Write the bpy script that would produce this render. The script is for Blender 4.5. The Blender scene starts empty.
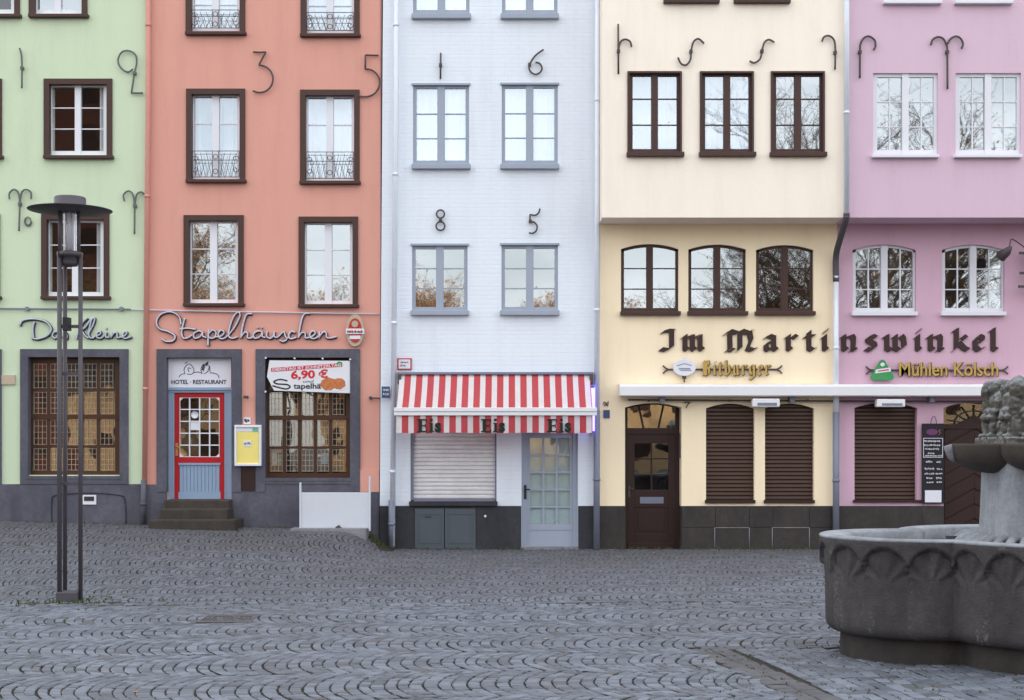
import bpy, math, random
from mathutils import Vector, Matrix
R = math.radians
random.seed(7)
SC = bpy.context.scene
COL = SC.collection
F, CX, HZ, EYE = 1422.2, 512.0, 444.0, 1.845      # focal length in pixels, centre column, horizon row, eye height
YF = 25.0                                          # the street front of the houses
YJ = 24.3                                          # the jettied upper storeys

def WX(px, Y): return (px - CX) / F * Y
def WZ(py, Y): return EYE + (HZ - py) / F * Y
def srgb(r, g, b):
    f = lambda c: (c/12.92 if c <= .04045 else ((c+.055)/1.055)**2.4)
    return (f(r/255), f(g/255), f(b/255), 1)

# ------------------------------------------------------------------ materials
class NT:
    def __init__(s, name):
        s.m = bpy.data.materials.new(name); s.m.use_nodes = True
        s.t = s.m.node_tree; s.n = s.t.nodes; s.l = s.t.links; s.n.clear()
        s.out = s.n.new('ShaderNodeOutputMaterial')
    def add(s, typ, **kw):
        n = s.n.new(typ)
        for k, v in kw.items():
            if k in n.inputs: n.inputs[k].default_value = v
            else: setattr(n, k, v)
        return n
    def link(s, a, b): s.l.new(a, b)
    def coord(s, kind='Object', scale=None):
        c = s.add('ShaderNodeTexCoord')
        if scale is None: return c.outputs[kind]
        m = s.add('ShaderNodeMapping'); m.inputs['Scale'].default_value = scale
        s.link(c.outputs[kind], m.inputs['Vector']); return m.outputs[0]
    def noise(s, vec, scale, detail=4, rough=.55):
        n = s.add('ShaderNodeTexNoise', Scale=scale, Detail=detail, Roughness=rough)
        s.link(vec, n.inputs['Vector']); return n.outputs['Fac']
    def ramp(s, fac, stops):
        r = s.add('ShaderNodeValToRGB'); e = r.color_ramp.elements
        while len(e) > 1: e.remove(e[-1])
        e[0].position = stops[0][0]; e[0].color = stops[0][1]
        for p, c in stops[1:]:
            x = e.new(p); x.color = c
        s.link(fac, r.inputs['Fac']); return r.outputs['Color']
    def mix(s, fac, a, b, mode='MIX'):
        n = s.add('ShaderNodeMix', data_type='RGBA', blend_type=mode)
        for sock, v in ((n.inputs[0], fac), (n.inputs[6], a), (n.inputs[7], b)):
            if hasattr(v, 'links') or isinstance(v, bpy.types.NodeSocket): s.link(v, sock)
            else: sock.default_value = v
        return n.outputs[2]
    def math(s, op, a, b=None):
        n = s.add('ShaderNodeMath', operation=op)
        for i, v in enumerate((a, b)):
            if v is None: continue
            if isinstance(v, bpy.types.NodeSocket): s.link(v, n.inputs[i])
            else: n.inputs[i].default_value = v
        return n.outputs[0]
    def bump(s, h, strength, dist=.01):
        n = s.add('ShaderNodeBump', Strength=strength, Distance=dist); s.link(h, n.inputs['Height']); return n.outputs[0]
    def principled(s, color, rough=.8, metal=0, normal=None, spec=.5):
        p = s.add('ShaderNodeBsdfPrincipled', Roughness=rough, Metallic=metal)
        p.inputs['Specular IOR Level'].default_value = spec
        if isinstance(color, bpy.types.NodeSocket): s.link(color, p.inputs['Base Color'])
        else: p.inputs['Base Color'].default_value = color
        if isinstance(rough, bpy.types.NodeSocket): s.link(rough, p.inputs['Roughness'])
        if normal: s.link(normal, p.inputs['Normal'])
        s.link(p.outputs[0], s.out.inputs['Surface']); return p

def mul(c, k): return (c[0]*k, c[1]*k, c[2]*k, 1)

def stucco(name, c, brick=False, var=.1):
    s = NT(name); g = s.coord()
    big = s.noise(g, .55, 5, .6); streak = s.noise(s.coord(scale=(2.2, 2.2, .28)), 1.6, 6, .65); fine = s.noise(g, 38, 4, .6)
    col = s.mix(s.math('MULTIPLY', big, 1.0), mul(c, 1-var), mul(c, 1+var*.6))
    col = s.mix(s.math('MULTIPLY', s.math('GREATER_THAN', streak, .0), .28), col, s.ramp(streak, [(.3, mul(c, .80)), (.5, c), (.75, mul(c, 1.05))]))
    spots = s.noise(g, 4.5, 8, .7)
    col = s.mix(s.ramp(spots, [(.66, (0, 0, 0, 1)), (.78, (.28, .28, .28, 1))]), col, mul(c, .6))
    sep = s.add('ShaderNodeSeparateXYZ'); s.link(g, sep.inputs[0])
    h = s.math('ADD', s.math('MULTIPLY', fine, .5), s.math('MULTIPLY', s.noise(g, 7, 3), .8))
    if brick:
        b = s.add('ShaderNodeTexBrick', Scale=1.0)
        b.inputs['Brick Width'].default_value = .25; b.inputs['Row Height'].default_value = .077
        b.inputs['Mortar Size'].default_value = .008; b.inputs['Mortar Smooth'].default_value = .6
        b.inputs['Color1'].default_value = (.9, .9, .9, 1); b.inputs['Color2'].default_value = (.55, .55, .55, 1); b.inputs['Mortar'].default_value = (0, 0, 0, 1)
        cm = s.add('ShaderNodeCombineXYZ'); s.link(sep.outputs[0], cm.inputs[0]); s.link(sep.outputs[2], cm.inputs[1])
        w = s.add('ShaderNodeVectorMath', operation='ADD'); s.link(cm.outputs[0], w.inputs[0])
        nz = s.add('ShaderNodeTexNoise', Scale=2.0); s.link(g, nz.inputs['Vector'])
        sc = s.add('ShaderNodeVectorMath', operation='SCALE'); s.link(nz.outputs['Color'], sc.inputs[0]); sc.inputs['Scale'].default_value = .03
        s.link(sc.outputs[0], w.inputs[1]); s.link(w.outputs[0], b.inputs['Vector'])
        col = s.mix(s.ramp(b.outputs['Fac'], [(0, (0, 0, 0, 1)), (1, (.16, .16, .16, 1))]), col, mul(c, .88))
        h = s.math('ADD', s.math('MULTIPLY', h, .35), s.math('MULTIPLY', s.math('SUBTRACT', 1, b.outputs['Fac']), .6))
        s.principled(col, .75, normal=s.bump(h, .5, .008))
    else:
        s.principled(col, .9, normal=s.bump(h, .55, .008), spec=.3)
    return s.m

def paint(name, c, rough=.55, var=.12, bump=.15, scale=14, metal=0, spec=.28):
    s = NT(name); g = s.coord(); n = s.noise(g, scale, 5, .65); n2 = s.noise(g, 1.7, 3)
    col = s.mix(n, mul(c, 1-var), mul(c, 1+var)); col = s.mix(s.math('MULTIPLY', n2, .35), col, mul(c, .75))
    s.principled(col, rough, metal, s.bump(n, bump, .004), spec); return s.m

def slats(name, c, pitch, dark=.35):
    s = NT(name); g = s.coord(); sep = s.add('ShaderNodeSeparateXYZ'); s.link(g, sep.inputs[0])
    n = s.noise(g, 5, 5)
    s.principled(s.mix(n, mul(c, .8), mul(c, 1.15)), .5, normal=s.bump(n, .2, .004)); return s.m

def stone(name, c1, c2, rough=.85, scale=6, bump=.6, dist=.012, stain=None, lime=False, top=False):
    s = NT(name); g = s.coord(); a = s.noise(g, scale, 10, .7); b = s.noise(g, scale*7, 6, .7); d = s.noise(s.coord(scale=(1, 1, .3)), 2.2, 6, .65)
    col = s.mix(s.ramp(a, [(.3, (0, 0, 0, 1)), (.7, (1, 1, 1, 1))]), c1, c2)
    col = s.mix(s.ramp(b, [(.35, (.0, 0, 0, 1)), (.7, (.45, .45, .45, 1))]), col, mul(c1, .5))
    col = s.mix(s.ramp(d, [(.42, (0, 0, 0, 1)), (.68, (.65, .65, .65, 1))]), col, stain or mul(c1, .55))
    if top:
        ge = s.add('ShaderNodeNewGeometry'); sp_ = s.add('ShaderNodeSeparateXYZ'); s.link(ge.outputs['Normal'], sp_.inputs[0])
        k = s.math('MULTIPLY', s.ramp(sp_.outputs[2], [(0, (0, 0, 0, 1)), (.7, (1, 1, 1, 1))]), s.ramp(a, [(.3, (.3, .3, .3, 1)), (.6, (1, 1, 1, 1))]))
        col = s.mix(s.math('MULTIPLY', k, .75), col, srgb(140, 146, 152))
    if lime:
        st = s.noise(s.coord(scale=(3.5, 3.5, .5)), 1.3, 3, .5); sp = s.noise(g, 32, 5, .75)
        k = s.math('MULTIPLY', s.ramp(st, [(.56, (0, 0, 0, 1)), (.68, (1, 1, 1, 1))]), s.ramp(sp, [(.50, (0, 0, 0, 1)), (.62, (.8, .8, .8, 1))]))
        col = s.mix(k, col, srgb(128, 124, 122))
    s.principled(col, rough, normal=s.bump(s.math('ADD', a, s.math('MULTIPLY', b, .6)), bump, dist), spec=.35); return s.m

def glass(name, refl, wav=.05, tint=(.9, .95, 1, 1)):
    s = NT(name); g = s.coord()
    n = s.noise(g, 1.6, 2, .5)
    nb = s.bump(n, wav, .06)
    gl = s.add('ShaderNodeBsdfGlossy', Roughness=.015, Color=tint); s.link(nb, gl.inputs['Normal'])
    tr = s.add('ShaderNodeBsdfTransparent', Color=(.88, .92, .92, 1))
    mx = s.add('ShaderNodeMixShader'); mx.inputs[0].default_value = refl
    s.link(tr.outputs[0], mx.inputs[1]); s.link(gl.outputs[0], mx.inputs[2]); s.link(mx.outputs[0], s.out.inputs['Surface'])
    return s.m

def stripes_mat():
    s = NT('awning_stripes'); g = s.coord(); sep = s.add('ShaderNodeSeparateXYZ'); s.link(g, sep.inputs[0])
    u = s.math('DIVIDE', s.math('ADD', sep.outputs[0], 1.965), .2018)
    fr = s.math('FRACT', u); red = s.math('GREATER_THAN', fr, .45)
    n = s.noise(g, 7, 5)
    col = s.mix(red, srgb(232, 226, 228), srgb(198, 62, 72)); col = s.mix(s.math('MULTIPLY', n, .28), col, srgb(150, 120, 120))
    p = s.principled(col, .8, normal=s.bump(s.noise(g, 300, 1), .1, .002))
    tl = s.add('ShaderNodeBsdfTranslucent'); s.link(col, tl.inputs[0])
    mx = s.add('ShaderNodeMixShader'); mx.inputs[0].default_value = .25
    s.link(p.outputs[0], mx.inputs[1]); s.link(tl.outputs[0], mx.inputs[2]); s.link(mx.outputs[0], s.out.inputs['Surface'])
    return s.m

def sett_mat():
    s = NT('granite_setts'); g = s.coord(); a = s.add('ShaderNodeAttribute', attribute_name='tone')
    col = s.ramp(a.outputs['Fac'], [(0, srgb(76, 80, 89)), (.35, srgb(93, 98, 109)), (.7, srgb(104, 110, 123)), (.93, srgb(118, 124, 137)), (.96, srgb(88, 82, 84)), (1, srgb(82, 76, 78))])
    n = s.noise(g, 60, 6, .7); big = s.noise(g, .35, 5, .6)
    col = s.mix(s.ramp(n, [(.35, (0, 0, 0, 1)), (.75, (.35, .35, .35, 1))]), col, srgb(62, 64, 70))
    col = s.mix(s.ramp(big, [(.4, (0, 0, 0, 1)), (.65, (.4, .4, .4, 1))]), col, srgb(76, 78, 86))
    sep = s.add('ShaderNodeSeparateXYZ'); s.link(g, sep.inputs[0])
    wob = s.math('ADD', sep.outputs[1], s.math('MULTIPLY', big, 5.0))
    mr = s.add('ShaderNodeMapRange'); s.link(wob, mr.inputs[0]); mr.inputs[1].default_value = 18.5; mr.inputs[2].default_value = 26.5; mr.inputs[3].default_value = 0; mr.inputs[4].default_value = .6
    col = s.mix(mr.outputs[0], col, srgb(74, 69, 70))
    blot = s.noise(g, 1.3, 8, .7); col = s.mix(s.ramp(blot, [(.54, (0, 0, 0, 1)), (.66, (.4, .4, .4, 1))]), col, srgb(70, 72, 76))
    s.principled(col, .58, normal=s.bump(n, .5, .006), spec=.5); return s.m

def joint_mat():
    s = NT('joint_soil'); g = s.coord(); n = s.noise(g, 1.1, 6, .65); f = s.noise(g, 30, 5, .7)
    col = s.mix(s.ramp(n, [(.45, (0, 0, 0, 1)), (.62, (1, 1, 1, 1))]), srgb(48, 44, 44), srgb(62, 60, 42))
    col = s.mix(s.math('MULTIPLY', f, .6), col, srgb(36, 33, 31))
    sep = s.add('ShaderNodeSeparateXYZ'); s.link(g, sep.inputs[0])
    far = s.math('LESS_THAN', sep.outputs[1], 6.0)
    col = s.mix(far, col, s.mix(f, srgb(84, 80, 78), srgb(104, 100, 96)))
    s.principled(col, .95, normal=s.bump(f, .6, .01), spec=.2); return s.m

M = {}
M['green'] = stucco('green_render', srgb(201, 215, 186), var=.05)
M['coral'] = stucco('coral_render', srgb(216, 157, 143), var=.05)
M['white'] = stucco('white_painted_brick', srgb(225, 231, 241), brick=True, var=.04)
M['cream'] = stucco('cream_render', srgb(247, 235, 221), var=.03); M['cream_low'] = stucco('warm_cream_render', srgb(248, 229, 198), var=.03)
M['pink'] = stucco('pink_render', srgb(213, 184, 202), var=.04); M['pink_low'] = stucco('rose_pink_render', srgb(208, 171, 190), var=.04)
M['grey_blue'] = stone('grey_blue_plinth_paint', srgb(84, 84, 96), srgb(104, 103, 116), .8, 2, .35, .006, srgb(66, 66, 76))
M['plinth_dark'] = stone('dark_plinth', srgb(54, 54, 60), srgb(68, 68, 74), .8, 4, .4)
M['tile_dark'] = stone('dark_stone_tiles', srgb(50, 45, 45), srgb(72, 65, 63), .5, 2.2, .3, .005, srgb(36, 32, 32))
M['joint'] = paint('pale_joint', srgb(40, 36, 36), .9)
M['brown'] = paint('brown_window_paint', srgb(74, 52, 48), .5)
M['dkbrown'] = paint('dark_brown_wood', srgb(54, 36, 33), .45)
M['warmbrown'] = paint('oak_brown_frame', srgb(72, 46, 32), .5)
M['sash_white'] = paint('white_sash_paint', srgb(226, 226, 234), .4, .03)
M['sash_blue'] = paint('blue_grey_sash_paint', srgb(158, 166, 182), .45, .05)
M['lblue'] = paint('light_blue_paint', srgb(142, 162, 188), .45, .05)
M['red'] = paint('red_door_paint', srgb(176, 32, 40), .4, .08)
M['lead'] = paint('lead_came', srgb(165, 155, 140), .5)
M['iron'] = paint('wrought_iron', srgb(82, 74, 76), .55, .15)
M['irongrey'] = paint('grey_iron', srgb(100, 104, 104), .5, .15)
M['lampmetal'] = paint('anthracite_metal', srgb(82, 78, 84), .5, .15, .2, 20, .1)
M['zinc'] = paint('zinc_pipe', srgb(222, 227, 238), .3, .08, .1, 6, .1)
M['zincdk'] = paint('weathered_zinc_pipe', srgb(124, 128, 146), .5, .1, .1, 6, .1)
M['coralpipe'] = paint('coral_painted_pipe', srgb(208, 146, 134), .6)
M['shutter_w'] = slats('pale_shutter', srgb(216, 213, 216), .08)
M['shutter_b'] = slats('brown_shutter', srgb(72, 50, 40), .08)
M['cabinet'] = paint('slate_cabinet_paint', srgb(82, 88, 96), .6, .1)
M['awnwhite'] = paint('white_awning_metal', srgb(228, 226, 230), .4, .04, .05)
M['sign_white'] = paint('sign_white', srgb(222, 222, 232), .5, .03, .05)
M['banner'] = paint('banner_white', srgb(222, 222, 228), .5, .06, .1)
M['barrier'] = paint('barrier_white', srgb(206, 208, 218), .6, .06, .1, 5)
M['black'] = paint('black_lettering', srgb(44, 42, 46), .5)
M['awntext'] = paint('awning_lettering', srgb(24, 36, 32), .6)
M['letter'] = paint('pale_letter_enamel', srgb(206, 202, 216), .4, .04)
M['letterback'] = paint('dark_letter_metal', srgb(72, 68, 84), .5)  # dark backing of the script letters, reused for small print
M['letterdark'] = paint('pale_steel_letters', srgb(186, 193, 204), .5)
M['blackletter'] = paint('brown_black_letters', srgb(62, 44, 42), .6)
M['gold'] = paint('gold_letters', srgb(190, 156, 84), .4, .12)
M['goldback'] = paint('gold_letter_edges', srgb(92, 66, 40), .5)
M['redtext'] = paint('red_print', srgb(206, 44, 48), .5)
M['yellow'] = paint('yellow_poster', srgb(238, 220, 128), .6, .08)
M['teal'] = paint('green_print', srgb(110, 180, 160), .6)
M['blueplate'] = paint('blue_enamel', srgb(70, 84, 122), .35)
M['beige'] = paint('beige_plaque', srgb(186, 170, 150), .6)
M['greenlogo'] = paint('green_enamel', srgb(64, 146, 88), .35)
M['food'] = paint('fried_golden_print', srgb(190, 116, 72), .6, .7, .1, 26)
M['redenamel'] = paint('red_enamel', srgb(180, 56, 48), .4)
M['chalk'] = paint('chalkboard_black', srgb(40, 36, 42), .7)
M['purple'] = paint('purple_print', srgb(110, 60, 104), .6)
M['brass'] = paint('brass', srgb(200, 150, 90), .35, .1, .05, 8, .7)
M['curtain'] = paint('curtain_fabric', srgb(232, 232, 240), .9, .03)
M['interior'] = paint('dark_room', srgb(58, 44, 40), .95, .4, 0, .8)
M['roof'] = paint('slate_roof', srgb(70, 66, 70), .7)
M['step'] = stone('mossy_step_stone', srgb(62, 55, 50), srgb(80, 72, 66), .85, 5, .5, .01, srgb(44, 40, 34))
M['slab'] = stone('concrete_slab', srgb(128, 126, 134), srgb(150, 148, 154), .85, 5, .4)
M['fount'] = stone('dark_basalt_lava', lime=True, c1=srgb(64, 60, 61), c2=srgb(86, 82, 83), rough=.85, scale=9, bump=1.0, dist=.016, stain=srgb(48, 45, 45))
M['fountrim'] = stone('pale_worn_stone', srgb(128, 132, 140), srgb(166, 170, 178), .7, 6, .7, .01, srgb(84, 84, 88))
M['founfoot'] = stone('brown_foot_stone', srgb(50, 45, 44), srgb(68, 62, 59), .85, 8, .6)
M['bowl'] = stone('brown_weathered_bowl', srgb(58, 51, 47), srgb(76, 69, 64), .8, 8, .6, .01, srgb(54, 46, 42))
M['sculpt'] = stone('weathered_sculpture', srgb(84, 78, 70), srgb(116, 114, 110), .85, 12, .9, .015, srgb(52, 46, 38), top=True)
M['glass_sky'] = glass('window_glass_bright', .38, .015)
M['glass_cur'] = glass('window_glass_curtained', .33, .015, (.84, .92, 1, 1))
M['glass_warm'] = glass('window_glass_old', .27, .05, (1, .95, .88, 1))
M['glass_dim'] = glass('window_glass_dim', .11, .03)
M['glass_frost'] = glass('door_glass', .16, .05)
M['frost'] = paint('frosted_sheet', srgb(222, 228, 226), .7, .2, .05, 2.5)
M['stripes'] = stripes_mat()
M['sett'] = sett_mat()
M['soil'] = joint_mat()
M['channel'] = stone('brown_channel_setts', srgb(84, 82, 88), srgb(102, 100, 106), .75, 9, .5, .006)
M['bark'] = paint('bark', srgb(88, 74, 64), .9, .3)
M['twig'] = paint('tan_twigs', srgb(170, 132, 98), .9, .3)
M['leaf'] = paint('autumn_leaf', srgb(186, 140, 84), .8, .4)
M['sandstone'] = paint('sandstone', srgb(186, 158, 122), .9, .35, .1, .35)
M['brickred'] = stucco('old_red_brick', srgb(96, 60, 52))
M['weed'] = paint('weed_leaf', srgb(70, 84, 42), .8, .4)
M['drain'] = paint('worn_cast_iron', srgb(84, 81, 84), .7, .3)
def emis(name, c, k):
    s = NT(name); e = s.add('ShaderNodeEmission', Color=c, Strength=k); s.link(e.outputs[0], s.out.inputs['Surface']); return s.m
M['neon'] = emis('blue_neon', (.14, .12, 1, 1), 8)
def clearglass():
    s = NT('lamp_glass'); gl = s.add('ShaderNodeBsdfGlossy', Roughness=.05); tr = s.add('ShaderNodeBsdfTransparent', Color=(.97, .98, 1, 1))
    fr = s.add('ShaderNodeLayerWeight', Blend=.45); mx = s.add('ShaderNodeMixShader'); s.link(fr.outputs['Facing'], mx.inputs[0])
    s.link(tr.outputs[0], mx.inputs[1]); s.link(gl.outputs[0], mx.inputs[2]); s.link(mx.outputs[0], s.out.inputs['Surface']); return s.m
M['lampglass'] = clearglass()
def water():
    s = NT('basin_water'); g = s.coord(); n = s.noise(g, 9, 3)
    s.principled(srgb(96, 100, 104), .08, normal=s.bump(n, .15, .01), spec=.8); return s.m
M['water'] = water()

# ------------------------------------------------------------------ mesh building
class MB:
    def __init__(s): s.v = []; s.f = []; s.sm = []
    def quad(s, a, b, c, d):
        i = len(s.v); s.v += [a, b, c, d]; s.f.append((i, i+1, i+2, i+3)); s.sm.append(False)
    def poly(s, pts):
        i = len(s.v); s.v += pts; s.f.append(tuple(range(i, i+len(pts)))); s.sm.append(False)
    def box(s, x0, x1, y0, y1, z0, z1):
        i = len(s.v)
        s.v += [(x0,y0,z0),(x1,y0,z0),(x1,y1,z0),(x0,y1,z0),(x0,y0,z1),(x1,y0,z1),(x1,y1,z1),(x0,y1,z1)]
        for q in ((0,1,5,4),(1,2,6,5),(2,3,7,6),(3,0,4,7),(4,5,6,7),(3,2,1,0)): s.f.append(tuple(i+k for k in q)); s.sm.append(False)
        return s
    def pb(s, x0, y0, x1, y1, Y0, Y1):          # an upright box given by its outline on the front at depth Y0
        return s.box(WX(x0, Y0), WX(x1, Y0), Y0, Y1, WZ(y1, Y0), WZ(y0, Y0))
    def prism(s, pts, Y0, Y1):                  # outline (x, z) extruded in depth
        n = len(pts); i = len(s.v)
        s.v += [(x, Y0, z) for x, z in pts] + [(x, Y1, z) for x, z in pts]
        s.f.append(tuple(range(i, i+n))); s.f.append(tuple(range(i+2*n-1, i+n-1, -1))); s.sm += [False]*2
        for k in range(n):
            k2 = (k+1) % n; s.f.append((i+k, i+n+k, i+n+k2, i+k2)); s.sm.append(False)
        return s
    def tube(s, pts, r, n=8, cap=True, flat=1.0):
        pts = [Vector(p) for p in pts]; rr = r if isinstance(r, (list, tuple)) else [r]*len(pts)
        i0 = len(s.v); m = len(pts)
        d0 = (pts[1]-pts[0]).normalized(); up = Vector((0, 1, 0)) if abs(d0.y) < .9 else Vector((1, 0, 0))
        for k in range(m):
            d = ((pts[min(k+1, m-1)]-pts[max(k-1, 0)])).normalized()
            a = d.cross(up)
            if a.length < 1e-5: a = Vector((1, 0, 0))
            a.normalize(); b = a.cross(d).normalized()
            for j in range(n):
                t = 2*math.pi*j/n; s.v.append(tuple(pts[k] + a*math.cos(t)*rr[k] + b*math.sin(t)*rr[k]*flat))
        for k in range(m-1):
            for j in range(n):
                j2 = (j+1) % n; s.f.append((i0+k*n+j, i0+k*n+j2, i0+(k+1)*n+j2, i0+(k+1)*n+j)); s.sm.append(True)
        if cap:
            s.f.append(tuple(i0+j for j in range(n-1, -1, -1))); s.f.append(tuple(i0+(m-1)*n+j for j in range(n))); s.sm += [False]*2
        return s
    def lathe(s, prof, c, n=32):
        i0 = len(s.v); m = len(prof)
        for r, z in prof:
            for j in range(n):
                t = 2*math.pi*j/n; s.v.append((c[0]+r*math.cos(t), c[1]+r*math.sin(t), c[2]+z))
        for k in range(m-1):
            for j in range(n):
                j2 = (j+1) % n; s.f.append((i0+k*n+j, i0+k*n+j2, i0+(k+1)*n+j2, i0+(k+1)*n+j)); s.sm.append(True)
        return s
    def build(s, name, mat, parent=None, label=None, bevel=0, autosmooth=False):
        me = bpy.data.meshes.new(name); me.from_pydata(s.v, [], s.f)
        me.polygons.foreach_set('use_smooth', s.sm); me.materials.append(mat); me.update()
        o = bpy.data.objects.new(name, me); COL.objects.link(o); o.parent = parent
        if label: o['label'] = label
        if bevel:
            b = o.modifiers.new('bevel', 'BEVEL'); b.width = bevel; b.segments = 2; b.limit_method = 'ANGLE'
        return o

def tag(o, label=None, cat=None, group=None, kind=None):
    if label: o['label'] = label
    if cat: o['category'] = cat
    if group: o['group'] = group
    if kind: o['kind'] = kind
    return o
def empty(name, label, cat, loc=(0, 0, 0), group=None):
    o = bpy.data.objects.new(name, None); COL.objects.link(o); o.empty_display_size = .2
    o.location = (0, 0, 0); tag(o, label, cat, group)
    o['base'] = loc
    return o
def settle(root):
    """put the empty at the thing's base: its parts keep their place"""
    b = Vector(root['base']); del root['base']
    root.location = b
    for c in root.children: c.matrix_parent_inverse = Matrix.Translation(-b)

def smooth_path(pts, sub=5):
    P = [Vector(p) for p in pts]; out = []
    for i in range(len(P)-1):
        p0 = P[max(i-1, 0)]; p1 = P[i]; p2 = P[i+1]; p3 = P[min(i+2, len(P)-1)]
        for k in range(sub):
            t = k/sub
            out.append(.5*((2*p1)+(p2-p0)*t+(2*p0-5*p1+4*p2-p3)*t*t+(3*p1-p0-3*p2+p3)*t**3))
    out.append(P[-1]); return out

def arch_y(x, x0, x1, y0, rise):               # row of the arch at column x: y0 is the crown, the springing is rise lower
    t = (x-(x0+x1)/2)/((x1-x0)/2); return y0 + rise*t*t

def wall(name, Y, left, right, ytop, ybot, holes, mat, parent, depth=.3, label=None):
    """front wall sheet with real openings; left/right = (column at row 0, column at row 550); holes (x0,y0,x1,y1,rise)"""
    ex = lambda e, y: e[0] + (e[1]-e[0])*y/550
    xs = sorted({h[0] for h in holes} | {h[2] for h in holes}); ys = sorted({ytop, ybot} | {h[1] for h in holes} | {h[3] for h in holes})
    xs = [None] + xs + [999999]
    mb = MB(); P = lambda x, y: (WX(x, Y), Y, WZ(y, Y))
    for j in range(len(ys)-1):
        ya, yb = ys[j], ys[j+1]
        run = None
        cells = []
        for i in range(len(xs)-1):
            xa = xs[i]; xb = xs[i+1]
            cx = (( xa if xa is not None else -9e5) + (xb))/2; cy = (ya+yb)/2
            inside = any(h[0] < cx < h[2] and h[1] < cy < h[3] for h in holes)
            if not inside:
                La = ex(left, ya) if xa is None else xa; Lb = ex(left, yb) if xa is None else xa
                Ra = ex(right, ya) if xb == 999999 else xb; Rb = ex(right, yb) if xb == 999999 else xb
                mb.quad(P(Lb, yb), P(Rb, yb), P(Ra, ya), P(La, ya))
    for h in holes:
        x0, y0, x1, y1 = h[:4]; rise = h[4] if len(h) > 4 else 0
        B = lambda x, y: (WX(x, Y), Y+depth, WZ(y, Y))
        ys0 = y0 + rise
        mb.quad(P(x0, y1), P(x0, ys0), B(x0, ys0), B(x0, y1)); mb.quad(P(x1, ys0), P(x1, y1), B(x1, y1), B(x1, ys0))
        mb.quad(P(x0, y1), B(x0, y1), B(x1, y1), P(x1, y1))
        n = 12 if rise else 1
        for k in range(n):
            xa = x0+(x1-x0)*k/n; xb = x0+(x1-x0)*(k+1)/n
            ya = arch_y(xa, x0, x1, y0, rise); yb = arch_y(xb, x0, x1, y0, rise)
            mb.quad(P(xa, ya), P(xb, yb), B(xb, yb), B(xa, ya))
            if rise:
                mb.quad(P(xa, ya), P(xb, yb), P(xb, y0), P(xa, y0))
    return mb.build(name, mat, parent, label)

def house_body(root, Y, x0, x1, wall_mat, ztop=13.0, yjet=None):
    X0, X1 = WX(x0, Y), WX(x1, Y)
    D = 10.0
    m = MB(); zb = -.3
    m.quad((X0, Y+.02, zb), (X0, Y+D, zb), (X0, Y+D, ztop), (X0, Y+.02, ztop)); m.quad((X1, Y+.02, zb), (X1, Y+D, zb), (X1, Y+D, ztop), (X1, Y+.02, ztop))
    m.quad((X0, Y+D, zb), (X1, Y+D, zb), (X1, Y+D, ztop), (X0, Y+D, ztop))
    xm = (X0+X1)/2; yf = yjet or Y
    m.poly([(X0, yf, ztop), (X1, yf, ztop), (xm, yf, ztop+4.2)]); m.poly([(X0, Y+D, ztop), (X1, Y+D, ztop), (xm, Y+D, ztop+4.2)])
    m.build('side_wall', wall_mat, root)
    r = MB()
    r.poly([(X0, yf-.1, ztop), (xm, yf-.1, ztop+4.25), (xm, Y+D, ztop+4.25), (X0, Y+D, ztop)])
    r.poly([(X1, yf-.1, ztop), (xm, yf-.1, ztop+4.25), (xm, Y+D, ztop+4.25), (X1, Y+D, ztop)])
    r.build('roof', M['roof'], root)
    i = MB(); i.quad((X0+.02, Y+1.3, zb), (X1-.02, Y+1.3, zb), (X1-.02, Y+1.3, ztop), (X0+.02, Y+1.3, ztop)); i.build('interior', M['interior'], root)

TOPROW = -200
def frame_bars(m, x0, y0, x1, y1, Y, Y1, t, mull, tb, bars, cols=1, vt=.6, rise=0):
    """outer frame t, centre mullion, thin glazing bars (rows), cols = panes across each casement"""
    m.pb(x0-1, y0, x0+t, y1+1, Y, Y1); m.pb(x1-t, y0, x1+1, y1+1, Y, Y1)
    if rise:
        n = 12
        for k in range(n):
            xa = x0+(x1-x0)*k/n; xb = x0+(x1-x0)*(k+1)/n; ya = arch_y(xa, x0, x1, y0, rise); yb = arch_y(xb, x0, x1, y0, rise)
            m.prism([(WX(xa, Y), WZ(ya-2, Y)), (WX(xb, Y), WZ(yb-2, Y)), (WX(xb, Y), WZ(yb+t, Y)), (WX(xa, Y), WZ(ya+t, Y))], Y, Y1)
    else: m.pb(x0-1, y0-1, x1+1, y0+t, Y-.002, Y1)
    m.pb(x0-1, y1-tb, x1+1, y1+1, Y-.003, Y1)
    xm = (x0+x1)/2
    if mull: m.pb(xm-mull/2, y0, xm+mull/2, y1, Y-.02, Y1-.005)
    for b in bars: m.pb(x0, b-.5, x1, b+.5, Y+.008, Y1-.01)
    if cols > 1:
        for a, c in ((x0+t, xm-mull/2), (xm+mull/2, x1-t)):
            for k in range(1, cols):
                x = a+(c-a)*k/cols; m.pb(x-vt, y0, x+vt, y1, Y+.01, Y1-.012)

def curtain(parent, x0, y0, x1, y1, Y, gap=0):
    rng = random.Random(int(x0*7+y0))
    for a, b in (((0, .5-gap/2), (.5+gap/2, 1)) if gap else ((0, 1),)):
        m = MB(); ph = rng.random()*6; n = max(6, int(40*(b-a))); pts = []
        for k in range(n+1):
            t = a+(b-a)*k/n; pts.append((WX(x0+(x1-x0)*t, Y), Y+.018*math.sin(t*34+ph)+.01*math.sin(t*71+ph*2)))
        zt, zb = WZ(y0, Y), WZ(y1, Y)
        for k in range(n):
            m.quad((pts[k][0], pts[k][1], zb), (pts[k+1][0], pts[k+1][1], zb), (pts[k+1][0], pts[k+1][1], zt), (pts[k][0], pts[k][1], zt)); m.sm[-1] = True
        m.build('curtain', M['curtain'], parent)

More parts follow.
